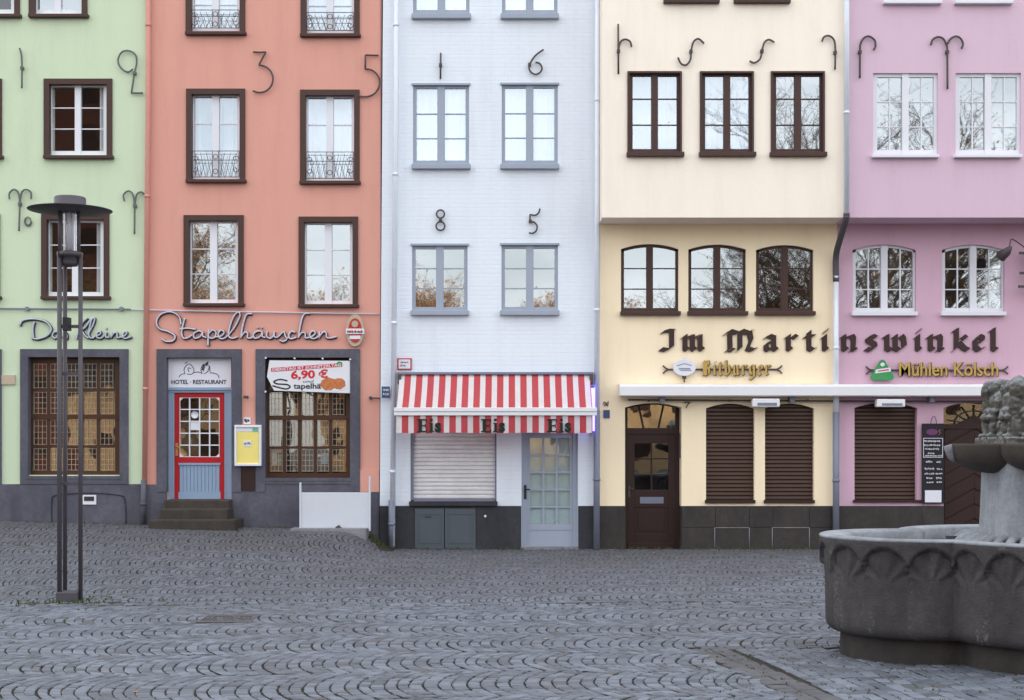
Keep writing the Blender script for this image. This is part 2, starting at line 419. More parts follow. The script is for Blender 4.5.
def window(root, Y, o, sash, bars, gl, surround=None, sw=5, sill=None, mull=6, t=3, tb=4, cols=1, rise=0, cur=False, gap=0, rec=.09, rail=None, sillh=3.2, sx=(.8, .8), label=None, surr_mat=None, proud=.035, top=True):
    x0, y0, x1, y1 = o
    m = MB(); frame_bars(m, x0, y0, x1, y1, Y+rec, Y+rec+.05, t, mull, tb, bars, cols, rise=rise)
    w = m.build('window', sash, root, label)
    g = MB(); Yg = Y+rec+.03
    g.quad((WX(x0-.5, Yg), Yg, WZ(y1, Yg)), (WX(x1+.5, Yg), Yg, WZ(y1, Yg)), (WX(x1+.5, Yg), Yg, WZ(y0, Yg)), (WX(x0-.5, Yg), Yg, WZ(y0, Yg)))
    g.build('pane', gl, w)
    if cur: curtain(w, x0, y0, x1, y1, Yg+.12, gap)
    if surr_mat is not None:
        s = MB(); Ys = Y-proud
        s.pb(x0-sw, y0-(sw if top else 0), x0, y1+1, Ys, Y+rec-.01); s.pb(x1, y0-(sw if top else 0), x1+sw, y1+1, Ys, Y+rec-.01)
        if top: s.pb(x0, y0-sw, x1, y0, Ys-.003, Y+rec-.012)
        s.build('surround', surr_mat, w)
    if sill is not None:
        s = MB(); s.pb(x0-sw-sx[0], y1, x1+sw+sx[1], y1+sillh, Y-.10, Y+rec-.02); s.build('sill', sill, w, bevel=.008)
    if rail:
        ra = MB(); Yr = Y-.02; a, b, ya, yb = x0+.5, x1-.5, rail[0], rail[1]; P = lambda x, y: (WX(x, Yr), Yr, WZ(y, Yr))
        for yy in (ya, ya+(yb-ya)*.35, yb): ra.tube([P(a, yy), P(b, yy)], .007, 5)
        for xx in (a, (a+b)/2-3, (a+b)/2+3, b): ra.tube([P(xx, ya), P(xx, yb)], .006, 5)
        xm = (a+b)/2; h = yb-ya
        for sgn in (-1, 1):
            for dx in (6, 12, 18):
                ra.tube([P(xm+sgn*(dx-2), yb), P(xm+sgn*(dx+3), ya+2)], .0045, 4)
                ra.tube([P(xm+sgn*(dx+3), yb), P(xm+sgn*(dx-2), ya+h*.4)], .0035, 4)
            for cy in (.3, .7):
                c = (xm+sgn*20, ya+h*cy); ra.tube([P(c[0]+sgn*math.cos(q*.7)*(3.4-q*.28), c[1]+math.sin(q*.7)*(3.4-q*.28)*(1 if cy > .5 else -1)) for q in range(10)], .006, 4)
            ra.tube([P(xm+math.cos(q*.63)*2.4, ya+h*.5+sgn*h*.28+math.sin(q*.63)*2.4) for q in range(11)], .006, 4)
        ra.build('railing', M['iron'], w)
    return w

def lattice_window(root, Y, label=None, x=(28, 119), y=(357, 475)):
    """leaded ground-floor window: 5 columns, 4 rows, heavy middle rail"""
    x0, x1 = x; y0, y1 = y
    m = MB(); Yw = Y+.12; Yb = Yw+.06
    m.pb(x0-1, y0-1, x0+4, y1+1, Yw, Yb); m.pb(x1-4, y0-1, x1+1, y1+1, Yw, Yb); m.pb(x0, y0-1, x1, y0+6, Yw-.003, Yb); m.pb(x0, y1-4, x1, y1+1, Yw-.003, Yb)
    m.pb(x0, y0+57.5, x1, y0+62, Yw-.02, Yb)
    for ry in (31.8, 88.3): m.pb(x0, y0+ry, x1, y0+ry+2.4, Yw+.006, Yb-.004)
    w = (x1-x0-8)/5
    for k in range(1, 5): m.pb(x0+4+w*k-1.5, y0, x0+4+w*k+1.5, y1, Yw+.003, Yb-.006)
    wd = m.build('window', M['warmbrown'], root, label)
    g = MB(); Yg = Yw+.035; random.seed(int(x0))
    rows = [(6, 31.8), (34.2, 57.5), (62, 88.3), (90.7, 114)]
    for k in range(5):
        for ra, rb in rows:                     # every light of old glass sits a touch out of true
            xa, xb = x0+4+w*k, x0+4+w*(k+1); j = [random.uniform(-.0018, .0018) for _ in range(2)]; j = [j[0], j[1], j[1], j[0]]
            g.quad((WX(xa, Yg), Yg+j[0], WZ(y0+rb, Yg)), (WX(xb, Yg), Yg+j[1], WZ(y0+rb, Yg)), (WX(xb, Yg), Yg+j[2], WZ(y0+ra, Yg)), (WX(xa, Yg), Yg+j[3], WZ(y0+ra, Yg)))
    g.build('pane', M['glass_warm'], wd)
    l = MB()
    for k in range(5):
        xa, xb = x0+4+w*k+1.6, x0+4+w*(k+1)-1.6
        for ra, rb in rows:
            for q in range(0, 4): xx = xa+.5+(xb-xa-1)*q/3; l.pb(xx-.22, y0+ra+.5, xx+.22, y0+rb-.5, Yw+.02, Yw+.03)
            for q in range(0, 5): yy = y0+ra+1+(rb-ra-2)*q/4; l.pb(xa, yy-.22, xb, yy+.22, Yw+.019, Yw+.0295)
    l.build('lead_lattice', M['lead'], wd)
    s = MB(); s.pb(x0-2, y1+1, x1+2, y1+4, Y-.05, Yw+.02); s.build('sill', M['grey_blue'], wd)
    return wd

def pipe(root, name, pts, r, mat, label=None, Yc=None):
    """drainpipe through (column, row) points at depth Yc with brackets"""
    m = MB(); P = [(WX(x, Yc), Yc, WZ(y, Yc)) for x, y in pts]; m.tube(P, r, 12)
    for k in range(len(P)-1):
        a, b = Vector(P[k]), Vector(P[k+1]); L = (b-a).length; n = max(1, int(L/2.4))
        for q in range(n):
            c = a.lerp(b, (q+.5)/n); d = (b-a).normalized()*.025; m.tube([c-d, c+d], r*1.16, 12)
    return m.build(name, mat, root, label)

def anchor(root, Y, strokes, r=.016, mat=None, knob=None, label=None):
    m = MB(); Ya = Y-.05
    for s in strokes:
        pts = smooth_path([(WX(x, Ya), Ya, WZ(y, Ya)) for x, y in s], 5) if len(s) > 2 else [(WX(x, Ya), Ya, WZ(y, Ya)) for x, y in s]
        m.tube(pts, r, 7)
    if knob:
        x, z = WX(knob[0], Ya), WZ(knob[1], Ya); m.box(x-.026, x+.026, Ya-.025, Y+.01, z-.026, z+.026)
    return m.build('wall_anchor', mat or M['iron'], root, label)

def scribble(parent, x0, x1, y0, y1, Y, mat, name='writing', r=.006, seed=1):
    rg = random.Random(seed*31+int(x0*10)+int(y0*7)); m = MB(); x = x0; w = []
    while x < x1:
        n = rg.randint(2, 6)
        for _ in range(n):
            w.append((min(x, x1), rg.uniform(y0, y0+(y1-y0)*.5))); w.append((min(x+.3, x1), rg.uniform(y0+(y1-y0)*.6, y1))); x += .62
            if x > x1: break
        if len(w) > 1: m.tube([(WX(a, Y), Y-.002, WZ(b, Y)) for a, b in w], r, 4)
        w = []; x += .7
    return m.build(name, mat, parent)
def text(parent, s, x0, x1, ytop, ybase, Y, mat, name='lettering', bold=0.0, depth=.006, shear=0, slope=0):
    c = bpy.data.curves.new('txt', 'FONT'); c.body = s; c.extrude = .02; c.offset = bold; c.shear = shear; c.resolution_u = 3
    o = bpy.data.objects.new('txt', c); COL.objects.link(o); bpy.context.view_layer.update()
    me = bpy.data.meshes.new_from_object(o.evaluated_get(bpy.context.evaluated_depsgraph_get()))
    bpy.data.objects.remove(o)
    vs = [v.co.copy() for v in me.vertices]; ax, bx = min(v.x for v in vs), max(v.x for v in vs); hi = max(v.y for v in vs); lo = 0 if min(v.y for v in vs) > -.35 and any(ch in s for ch in 'gpqyj,') else min(v.y for v in vs)
    for v in me.vertices:
        px = x0+(v.co.x-ax)/(bx-ax)*(x1-x0); py = ybase-(v.co.y-lo)/(hi-lo)*(ybase-ytop) - slope*(px-x0)
        v.co = (WX(px, Y), Y-depth if v.co.z > 0 else Y+.001, WZ(py, Y))
    me.materials.clear(); me.materials.append(mat); me.update()
    ob = bpy.data.objects.new(name, me); COL.objects.link(ob); ob.parent = parent; return ob

# blackletter glyphs: pen strokes in units of the x-height (x right, y up)
def _stem(x, h=1.0, foot=True):
    s = [[(x-.14, h-.12), (x, h-.02), (x, .14)]]
    if foot: s.append([(x, .16), (x+.14, .03)])
    return s
GL = {
 'I': ([[(.05, 1.22), (.35, 1.32), (.72, 1.3)], [(.62, 1.3), (.62, .2), (.3, .02), (-.05, .1)]], .8),
 'M': ([[(-.05, 1.1), (.2, 1.3), (.55, 1.15), (.8, 1.32), (1.15, 1.15), (1.32, 1.3)], [(.2, 1.2), (.22, .1), (.05, .0)], [(.72, 1.2), (.72, .1), (.6, 0)], [(1.2, 1.25), (1.28, .7), (1.1, .12), (1.35, .02), (1.5, .1)], [(.22, .05), (.38, .0)]], 1.5),
 'm': (_stem(.1)+[[(.1, .8), (.45, .98)]]+_stem(.5, .98)+[[(.52, .8), (.85, .98)]]+_stem(.92, .98), 1.1),
 'n': (_stem(.1)+[[(.1, .78), (.5, .98)]]+[[(.5, .98), (.6, .8), (.58, .15), (.45, -.02)]]+[[(.58, .1), (.7, .02)]], .75),
 'a': ([[(.05, .85), (.25, .98), (.5, .85)], [(.5, .9), (.5, .15), (.65, .02)], [(.5, .6), (.1, .45), (.1, .12), (.25, .0), (.5, .2)]], .7),
 'r': (_stem(.12)+[[(.12, .75), (.4, .98), (.58, .84)]], .6),
 't': ([[(.2, 1.25), (.2, .15), (.38, .02), (.5, .1)], [(-.02, .92), (.45, .95)]], .5),
 'i': (_stem(.14)+[[(.14, 1.22), (.26, 1.36)]], .35),
 's': ([[(.55, .85), (.35, .98), (.12, .85), (.15, .65), (.48, .42), (.52, .18), (.3, .0), (.05, .12)]], .6),
 'w': ([[(-.02, .9), (.12, .98), (.12, .15), (.3, .0), (.5, .2)], [(.42, .9), (.52, .98), (.52, .15), (.7, .0), (.95, .25), (.92, .75), (.8, .98)]], 1.0),
 'k': ([[(.0, 1.3), (.14, 1.4), (.14, .15), (.0, .0)], [(.14, .6), (.45, .95), (.58, .8), (.25, .52)], [(.25, .52), (.5, .15), (.68, .02)]], .7),
 'e': ([[(.12, .45), (.5, .62), (.5, .85), (.3, .98), (.1, .75), (.1, .22), (.3, .0), (.55, .15)]], .6),
 'l': ([[(.0, 1.32), (.15, 1.42), (.15, .15), (.32, .02)]], .35),
 'B': ([[(.0, 1.25), (.15, 1.4), (.15, .1), (.0, 0)], [(.15, 1.3), (.55, 1.38), (.6, 1.0), (.25, .8)], [(.25, .8), (.65, .65), (.65, .15), (.4, 0), (.1, .1)], [(.35, 1.3), (.35, .1)]], .8),
 'b': ([[(.0, 1.35), (.14, 1.42), (.14, .12), (.35, 0), (.55, .2), (.55, .75), (.4, .95), (.14, .75)]], .65),
 'u': ([[(.0, .9), (.12, .98), (.12, .15), (.3, .0), (.5, .2)], [(.5, .98), (.5, .15), (.64, .02)]], .7),
 'g': ([[(.5, .9), (.25, .98), (.08, .75), (.1, .25), (.3, .08), (.52, .3)], [(.52, .98), (.52, -.2), (.3, -.4), (.05, -.28)]], .65),
}
def blackletter(parent, items, ybase, xh, Y, mat, nib=.3, ang=40, name='lettering', depth=.03):
    """items: (glyph, x0, x1) columns"""
    m = MB(); a = R(ang); k = 0
    for gch, x0, x1 in items:
        st, w = GL[gch]; sx = (x1-x0)/(w+.1)
        nx, ny = math.cos(a)*nib/2, math.sin(a)*nib/2
        for s in st:
            for p, q in zip(s[:-1], s[1:]):
                k += 1; e = .0007*(k % 7)
                hx = nib/2*xh*math.cos(a); hy = nib/2*xh*math.sin(a)
                A = (x0+p[0]*sx, ybase-p[1]*xh); B = (x0+q[0]*sx, ybase-q[1]*xh)
                pts = [(A[0]-hx, A[1]+hy), (A[0]+hx, A[1]-hy), (B[0]+hx, B[1]-hy), (B[0]-hx, B[1]+hy)]
                pts = [(WX(x, Y), WZ(y, Y)) for x, y in pts]
                ar = sum(pts[i][0]*pts[(i+1) % 4][1]-pts[(i+1) % 4][0]*pts[i][1] for i in range(4))
                if ar < 0: pts.reverse()
                m.prism(pts, Y-depth-e, Y+.002)
                d = .012 if hx > 2 else .006      # small diamond so the joints close
    return m.build(name, mat, parent)

# ------------------------------------------------------------------ ground
def sstep(a, b, x):
    t = max(0, min(1, (x-a)/(b-a))); return t*t*(3-2*t)
def gh(x, y):
    t = max(0.0, 25.0-y); w = .22+.4*t
    H = .33+.024*(-2.4-x); H = max(.3, min(.62, H))
    return H*(1-sstep(-2.42-w, -2.30+w*.6, x))*(1-sstep(0, 8.2, t)) + .012*math.sin(x*1.1+y*.7)*min(1, t)
def build_ground():
    xs = [-400, -200, -100, -50, -30, -20] + [-16+.4*i for i in range(81)] + [20, 30, 50, 100, 200, 400]
    ys = [-400, -200, -100, -60, -30, -10, 0, 6] + [8+.4*i for i in range(48)] + [32, 50, 100, 200, 400]
    v = []; f = []
    for y in ys:
        for x in xs: v.append((x, y, gh(x, y)-.014 if y < 27.5 and y > 7 else (gh(x, 25)-.014 if y >= 27.5 else -.014)))
    n = len(xs)
    for j in range(len(ys)-1):
        for i in range(n-1): f.append((j*n+i, j*n+i+1, (j+1)*n+i+1, (j+1)*n+i))
    m = MB(); m.v = v; m.f = f; m.sm = [True]*len(f)
    tag(m.build('ground', M['soil']), None, None, None, 'structure')

def setts():
    rng = random.Random(3)
    V = []; Fc = []; T = []; CV = []; CF = []; CT = []
    def sett(c4, tone, V=V, Fc=Fc, T=T, gap=.007, lift=0.0):
        cx = sum(p[0] for p in c4)/4; cy = sum(p[1] for p in c4)/4
        if abs(cx) > .37*cy+1.6 or cy < 8.6: return
        i = len(V); z0 = gh(cx, cy)+lift; tx, ty = rng.uniform(-.045, .045), rng.uniform(-.045, .045); dz = rng.uniform(-.004, .003)
        L = max(.05, math.dist(c4[0], c4[2])*.7)
        for sh, dd in ((gap/L, -.009), (gap/L+.13, 0)):
            for p in c4:
                x = p[0]+(cx-p[0])*sh*1.2; y = p[1]+(cy-p[1])*sh*1.2
                x += rng.uniform(-.0035, .0035); y += rng.uniform(-.0035, .0035)
                V.append((x, y, gh(x, y)+lift+dd+dz+(x-cx)*tx+(y-cy)*ty))
        for q in ((4, 5, 6, 7), (0, 1, 5, 4), (1, 2, 6, 5), (2, 3, 7, 6), (3, 0, 4, 7)): Fc.append(tuple(i+k for k in q)); T.append(tone)
    def tone():
        return min(.9, max(0, rng.gauss(.5, .32))) if rng.random() > .012 else .97
    # the channel of brown setts: from the corner P0 running to the front right
    P0 = (WX(690, 12.95), 12.95); D = (WX(800, 10.25)-P0[0], 10.25-P0[1]); L = math.hypot(*D); D = (D[0]/L, D[1]/L); N = (-D[1], D[0])
    if N[0] < 0: N = (-N[0], -N[1])
    def side(x, y):      # signed distance right of the channel's left edge
        return (x-P0[0])*N[0]+(y-P0[1])*N[1]
    CW = .34
    YC = 13.05
    def inC(x, y): return y < YC and side(x, y) > 0
    # line of bigger setts across at Y 16.3
    def arcs(y0, y1, W, rs, sag, x0, x1, cond, seed, pw=.36, gw=(.003, .010)):
        r = random.Random(seed); k = 0; y = y0
        while y < y1-.01:
            Wk = min(W*r.uniform(.88, 1.12), y1-y); n = max(3, int(round(Wk/(rs*.93)))); x = x0+r.uniform(0, .1)
            while x < x1:
                wr = rs*r.uniform(.8, 1.16); g = .002 if r.random() > pw else r.uniform(*gw)
                off = r.random()*.6; sg = sag*r.uniform(.9, 1.06); sk = r.uniform(-.02, .02)
                us = [-.5]+[-.5+(q+off+r.uniform(-.14, .14))/n for q in range(1, n)]+[.5]
                if us[1] <= -.48: us[1] = -.46
                for a, b in zip(us[:-1], us[1:]):
                    if b-a < .02: continue
                    fx = lambda u, e: x+e+sg*4*u*u+sk*u
                    fy = lambda u: y+Wk*(u+.5)+.05*math.sin(x*.8+k*.3)+.02*math.sin(x*2.3+k*2)
                    c4 = [(fx(a, g), fy(a)), (fx(a, wr), fy(a)), (fx(b, wr), fy(b)), (fx(b, g), fy(b))]
                    cx = sum(p[0] for p in c4)/4; cy = sum(p[1] for p in c4)/4
                    if cond(cx, cy): sett(c4, tone(), gap=.0055+r.random()*.003)
                x += wr
            y += Wk; k += 1
    LY = 16.25
    arcs(8.4, LY, 1.02, .105, .19, -9, 9.5, lambda x, y: not inC(x, y), 11)
    x = -9
    for row in range(2):
        x = -9
        while x < 9:
            w = rng.uniform(.12, .2); y = LY+.02+row*.13; sett([(x, y), (x+w, y), (x+w, y+.115), (x, y+.115)], tone(), gap=.011); x += w
    arcs(LY+.29, 25.3, .85, .088, .10, -12, 12, lambda x, y: y < 24.97, 12, .3, (.001, .005))
    # area round the fountain: rows parallel to the channel
    q = CW+.02
    while q < 9:
        wr = rng.uniform(.10, .14); s = -6.0
        while s < 8:
            l = rng.uniform(.1, .16)
            bend = lambda ss: .05*math.sin(ss*1.3+q*.4)
            pt = lambda ss, qq: (P0[0]+D[0]*ss+N[0]*(qq+bend(ss)), P0[1]+D[1]*ss+N[1]*(qq+bend(ss)))
            c4 = [pt(s, q), pt(s+l, q), pt(s+l, q+wr), pt(s, q+wr)]
            cx = sum(p[0] for p in c4)/4; cy = sum(p[1] for p in c4)/4
            if cy < YC-.13: sett(c4, tone(), gap=.008 if rng.random() > .5 else .014)
            s += l
        q += wr
    x = P0[0]+.1
    while x < 9: # edging row of the fountain area
        w = rng.uniform(.14, .24); sett([(x, YC-.12), (x+w, YC-.12), (x+w, YC), (x, YC)], tone()*.7, gap=.009); x += w
    def mk(name, V, Fc, T, mat):
        me = bpy.data.meshes.new(name); me.from_pydata(V, [], Fc); a = me.attributes.new('tone', 'FLOAT', 'FACE'); a.data.foreach_set('value', T); me.materials.append(mat)
        o = bpy.data.objects.new(name, me); COL.objects.link(o); tag(o, None, None, None, 'structure')
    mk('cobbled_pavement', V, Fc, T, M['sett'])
    for row in range(2):
        s = 0.0
        while s < 5.2:
            l = rng.uniform(.15, .2); a, b = row*CW/2, (row+1)*CW/2
            pt = lambda ss, qq: (P0[0]+D[0]*ss+N[0]*qq, P0[1]+D[1]*ss+N[1]*qq)
            sett([pt(s, a), pt(s+l, a), pt(s+l, b), pt(s, b)], .5, CV, CF, CT, .007, -.004); s += l
    mk('paving_channel', CV, CF, CT, M['channel'])
build_ground(); setts()

def weeds():
    rng = random.Random(9); m = MB()
    def tuft(x, y, n, h):
        z = gh(x, y)-.01
        for _ in range(n):
            a = rng.random()*6.28; r = rng.random()*.03; px, py = x+math.cos(a)*r, y+math.sin(a)*r; l = h*rng.uniform(.4, 1)
            m.quad((px-.004, py, z), (px+.004, py, z), (px+.006+math.cos(a)*l*.5, py+math.sin(a)*l*.5, z+l), (px+math.cos(a)*l*.5, py+math.sin(a)*l*.5, z+l*.9))
    for _ in range(260): tuft(rng.uniform(-8, 8), 16.25+rng.gauss(.0, .05)+rng.choice((0, .28)), 4, .022)
    for _ in range(70): tuft(WX(70, 16.8)+rng.gauss(0, .35), 16.7+rng.gauss(0, .25), 5, .045)
    for _ in range(420): tuft(rng.uniform(1.5, 6), rng.uniform(9.5, 12.9), 4, .022)
    for _ in range(260): tuft(rng.uniform(-12, 10), 24.93-abs(rng.gauss(0, .04)), 6, .06)
    for _ in range(50): tuft(-2.35+rng.gauss(0, .12), 24.8+rng.gauss(0, .1), 7, .1)
    tag(m.build('weeds', M['weed']), 'small green weeds growing in the joints of the cobbles', 'weeds', None, 'stuff')
weeds()

# ------------------------------------------------------------------ houses
HG = 'narrow coloured houses in the row'
# ---- green
YG = YF+.06
h = empty('townhouse', 'pale green rendered house at the left end of the row', 'house', (WX(60, YG), YG, .45), HG); house_green = h
holes = [(-31, -48, 14, 13.5), (34, -48, 81.5, 13.5), (49, 84, 106.5, 155), (46.5, 219.5, 103.5, 296), (28, 357, 119.5, 475), (-63, 84, -4, 155), (-64, 219, -6, 296), (-84, 357, -8, 475)]
wall('wall', YG, (-130, -130), (147, 142.5), TOPROW, 560, holes, M['green'], h)
house_body(h, YG, -128, 146, M['green'])
kw = dict(surround=1, sw=5.5, sill=M['brown'], surr_mat=M['brown'], cols=1)
window(h, YG, (34, -48, 81.5, 13.5), M['sash_white'], (-28, -8), M['glass_sky'], **kw)
window(h, YG, (-31, -48, 14, 13.5), M['sash_white'], (-28, -8), M['glass_dim'], **kw)
window(h, YG, (49, 84, 106.5, 155), M['sash_white'], (108, 129), M['glass_dim'], cur=True, gap=.78, **kw)
window(h, YG, (46.5, 219.5, 103.5, 296), M['sash_white'], (245, 268), M['glass_dim'], cur=True, gap=.78, **kw)
window(h, YG, (-63, 84, -4, 155), M['sash_white'], (108, 129), M['glass_dim'], **kw)
window(h, YG, (-64, 219, -6, 296), M['sash_white'], (245, 268), M['glass_dim'], **kw)
lattice_window(h, YG); lattice_window(h, YG, x=(-84, -8))
s = MB(); Yp = YG-.03
for a, b in ((20, 128), (-93, 1)):
    s.pb(a, 349, a+8, 484.02, Yp-.012, YG+.1); s.pb(b-8.5, 349, b, 484.02, Yp-.012, YG+.1); s.pb(a+8, 349, b-8.5, 357, Yp-.012, YG+.1); s.pb(a+8, 478, b-8.5, 484.02, Yp-.012, YG+.1)
s.build('window_surround', M['grey_blue'], h)
s = MB(); s.pb(-130, 484.1, 142.5, 570, Yp, YG+.02); s.build('plinth', M['grey_blue'], h, bevel=.01)
s = MB(); P = [(WX(x, Yp), Yp-.004, WZ(y, Yp)) for x, y in ((52, 525), (52, 500), (58, 495), (90, 493), (118, 495), (125, 500), (126, 525))]; s.tube(smooth_path(P, 4), .012, 6); s.build('plinth_arch_groove', M['plinth_dark'], h)
s = MB(); s.pb(82, 495, 96, 504.5, Yp-.02, Yp+.01); s.build('vent_plate', M['sash_white'], h)
s = MB(); s.pb(84, 496.5, 94, 501, Yp-.026, Yp-.015); s.build('vent_opening', M['plinth_dark'], h)
s = MB(); s.pb(1, 375, 15, 384.5, YG-.03, YG+.01); s.build('plaque', M['beige'], h)
s = MB(); s.tube([(WX(x, YG-.04), YG-.04, WZ(y, YG-.04)) for x, y in ((-40, 308.3), (131, 309.4))], .014, 6)
for q in (28, 122): s.tube([(WX(q, YG), YG-.06, WZ(309, YG)), (WX(q, YG), YG+.01, WZ(309, YG))], .04, 8)
s.build('conduit', M['zincdk'], h)
anchor(h, YG, [[(19.5, 48), (21.5, 55), (22, 68), (21.8, 88)]], mat=M['irongrey'], knob=(22, 68))
anchor(h, YG, [[(133, 69), (128, 72), (121, 68), (118, 60), (122, 52), (130, 51), (136, 56), (136.5, 64), (134.5, 73), (131.5, 93)], [(131, 93), (143, 93)]], mat=M['irongrey'], knob=(134.5, 73))
for dx, dy, w_ in ((0, 0, 1), (115, 2, 1)):
    anchor(h, YG, [[(9.5+dx, 199+dy), (9.5+dx, 193+dy), (14+dx, 189.5+dy), (18.5+dx, 193+dy), (19.8+dx, 204+dy), (19+dx, 231+dy)], [(19.8+dx, 206+dy), (21.5+dx, 193+dy), (26+dx, 189.5+dy), (31+dx, 192.5+dy), (31+dx, 199+dy)]] if dx == 0 else
           [[(124.5, 201), (123.5, 195), (128, 191), (132.5, 194), (134.5, 205), (134.5, 234)], [(134.5, 207), (136.5, 195), (141, 192), (144, 194)]], mat=M['irongrey'], knob=(19.8+dx, 204+dy))
s = MB(); s.tube([(WX(28.5+math.cos(q*.5)*(4-q*.08), YG), YG-.03, WZ(221.5+math.sin(q*.5)*(5-q*.08), YG)) for q in range(22)], .01, 6); s.build('wire_coil', M['irongrey'], h)
settle(h)

# ---- coral
YC_ = YF+.06
h = empty('townhouse', 'coral pink house with red door and wrought iron window rails', 'house', (WX(262, YC_), YC_, .38), HG); house_coral = h
holes = [(191, -60, 239.5, 31), (306, -60, 354, 33), (191.5, 94, 239.5, 179), (305.5, 95, 354, 180.5), (189, 220.5, 238, 303), (304, 222, 352.5, 304), (166.5, 357, 231.5, 500), (265, 357, 350, 478.5)]
wall('wall', YC_, (147, 142.5), (382, 379), TOPROW, 560, holes, M['coral'], h)
house_body(h, YC_, 147.2, 381, M['coral'])
kw = dict(surround=1, sw=5.5, sill=M['brown'], surr_mat=M['brown'], t=2.5, tb=3.5, mull=7)
window(h, YC_, (191, -60, 239.5, 31), M['sash_white'], (-28, 5), M['glass_cur'], cur=True, rail=(10, 28), **kw)
window(h, YC_, (306, -60, 354, 33), M['sash_white'], (-28, 6), M['glass_cur'], cur=True, rail=(12.5, 30.5), **kw)
window(h, YC_, (191.5, 94, 239.5, 179), M['sash_white'], (124,), M['glass_cur'], cur=True, rail=(151, 177), **kw)
window(h, YC_, (305.5, 95, 354, 180.5), M['sash_white'], (125,), M['glass_cur'], cur=True, rail=(152, 178.5), **kw)
window(h, YC_, (189, 220.5, 238, 303), M['sash_white'], (249, 274), M['glass_sky'], **kw)
window(h, YC_, (304, 222, 352.5, 304), M['sash_white'], (250, 275), M['glass_sky'], **kw)
lw = lattice_window(h, YC_, x=(265, 350), y=(358, 477))
for x0, y0, x1, y1, mt_ in ((272, 450, 281.5, 452.5, 'sign_white'), (272, 453, 277, 465, 'sign_white'), (277.5, 455, 281.5, 465, 'teal'), (321, 453, 328, 464, 'lblue')):
    s = MB(); s.pb(x0, y0, x1, y1, YC_+.2, YC_+.205); s.build('window_notice', M[mt_], lw)
s = MB(); Yp = YC_-.03
for a, ia, ib, b, yb in ((156.5, 166.5, 231.5, 241.5, 500), (255.5, 265, 350, 360, 479)):
    s.pb(a, 349, ia, 492, Yp-.012, YC_+.1); s.pb(ib, 349, b, 492, Yp-.012, YC_+.1); s.pb(ia, 349, ib, 357.5, Yp-.012, YC_+.1)
s.build('door_and_window_surround', M['grey_blue'], h)
for a_, b_ in ((142.6, 166.5), (231.5, 379)):
    s = MB(); s.pb(a_, 484.5, b_, 575, Yp, YC_+.02); s.build('plinth', M['grey_blue'], h)
# the plinth right of the window starts lower, covered by render
s = MB(); s.pb(360, 470, 379, 492, Yp-.004, YC_+.02); s.build('render_patch', M['coral'], h)
s = MB(); s.pb(265, 479, 350, 483.9, Yp-.012, YC_+.12); s.build('window_base', M['grey_blue'], h)
# door
Yd = YC_+.16
d = MB(); d.pb(174, 392.5, 179.5, 500, Yd, Yd+.06); d.pb(219.5, 392.5, 224.5, 500, Yd, Yd+.06); d.pb(179.5, 392.5, 219.5, 397.5, Yd, Yd+.06); d.pb(179.5, 457, 219.5, 463, Yd, Yd+.06)
door = d.build('door', M['red'], h)
d = MB()
for k in range(5): x = 179.5+40*k/4; d.pb(x-.55, 397, x+.55, 457.5, Yd+.008, Yd+.04)
for k in range(6): y = 397.5+59.5*k/5; d.pb(179, y-.55, 220, y+.55, Yd+.006, Yd+.038)
for x, y, sx_, sy_ in ((179.5, 397.5, 1, 1), (219.5, 397.5, -1, 1), (179.5, 457, 1, -1), (219.5, 457, -1, -1)):
    pts = [(WX(x, Yd), WZ(y, Yd)), (WX(x+4*sx_, Yd), WZ(y, Yd)), (WX(x, Yd), WZ(y+4*sy_, Yd))]
    d.prism(pts, Yd+.004, Yd+.03)
d.build('glazing_bars', M['sash_white'], door)
g = MB(); g.pb(179, 397, 220, 457.5, Yd+.03, Yd+.036); g.build('pane', M['glass_warm'], door)
d = MB(); d.pb(178.5, 463, 220.5, 465, Yd-.02, Yd+.03)
for k in range(11): x = 179.6+40*k/11; d.pb(x+.25, 465, x+3.3, 492, Yd+.002, Yd+.03)
d.pb(179.5, 463, 219.5, 500, Yd+.012, Yd+.03); d.pb(178.5, 492, 220.5, 500, Yd-.004, Yd+.03); d.build('lower_panel', M['lblue'], door)
d = MB(); d.pb(175.4, 443, 178, 456, Yd-.015, Yd+.01); d.tube([(WX(176.7, Yd), Yd-.05, WZ(447, Yd)), (WX(180.5, Yd), Yd-.05, WZ(447.4, Yd))], .014, 6); d.build('handle', M['brass'], door)
d = MB(); d.lathe([(0, 0), (.065, 0), (.065, .004)], (0, 0, 0), 20)
dd = d.build('round_sticker', M['sign_white'], door); dd.rotation_euler = (R(90), 0, 0); dd.location = (WX(194.5, Yd), Yd+.02, WZ(414.7, Yd))
d = MB(); d.pb(190.5, 422, 199.5, 430, Yd+.016, Yd+.024); d.build('notice', M['sign_white'], door)
d = MB(); d.pb(166.5, 387.5, 231.5, 390, Yd-.07, Yd+.05); d.pb(166.5, 390, 231.5, 392.5, Yd-.04, Yd+.05); d.pb(166.5, 392.5, 174, 500, Yd-.03, Yd+.05); d.pb(224.5, 392.5, 231.5, 500, Yd-.03, Yd+.05)
d.pb(172.8, 393, 174, 500, Yd-.04, Yd); d.pb(224.5, 393, 225.7, 500, Yd-.04, Yd); d.build('door_frame', M['lblue'], h)
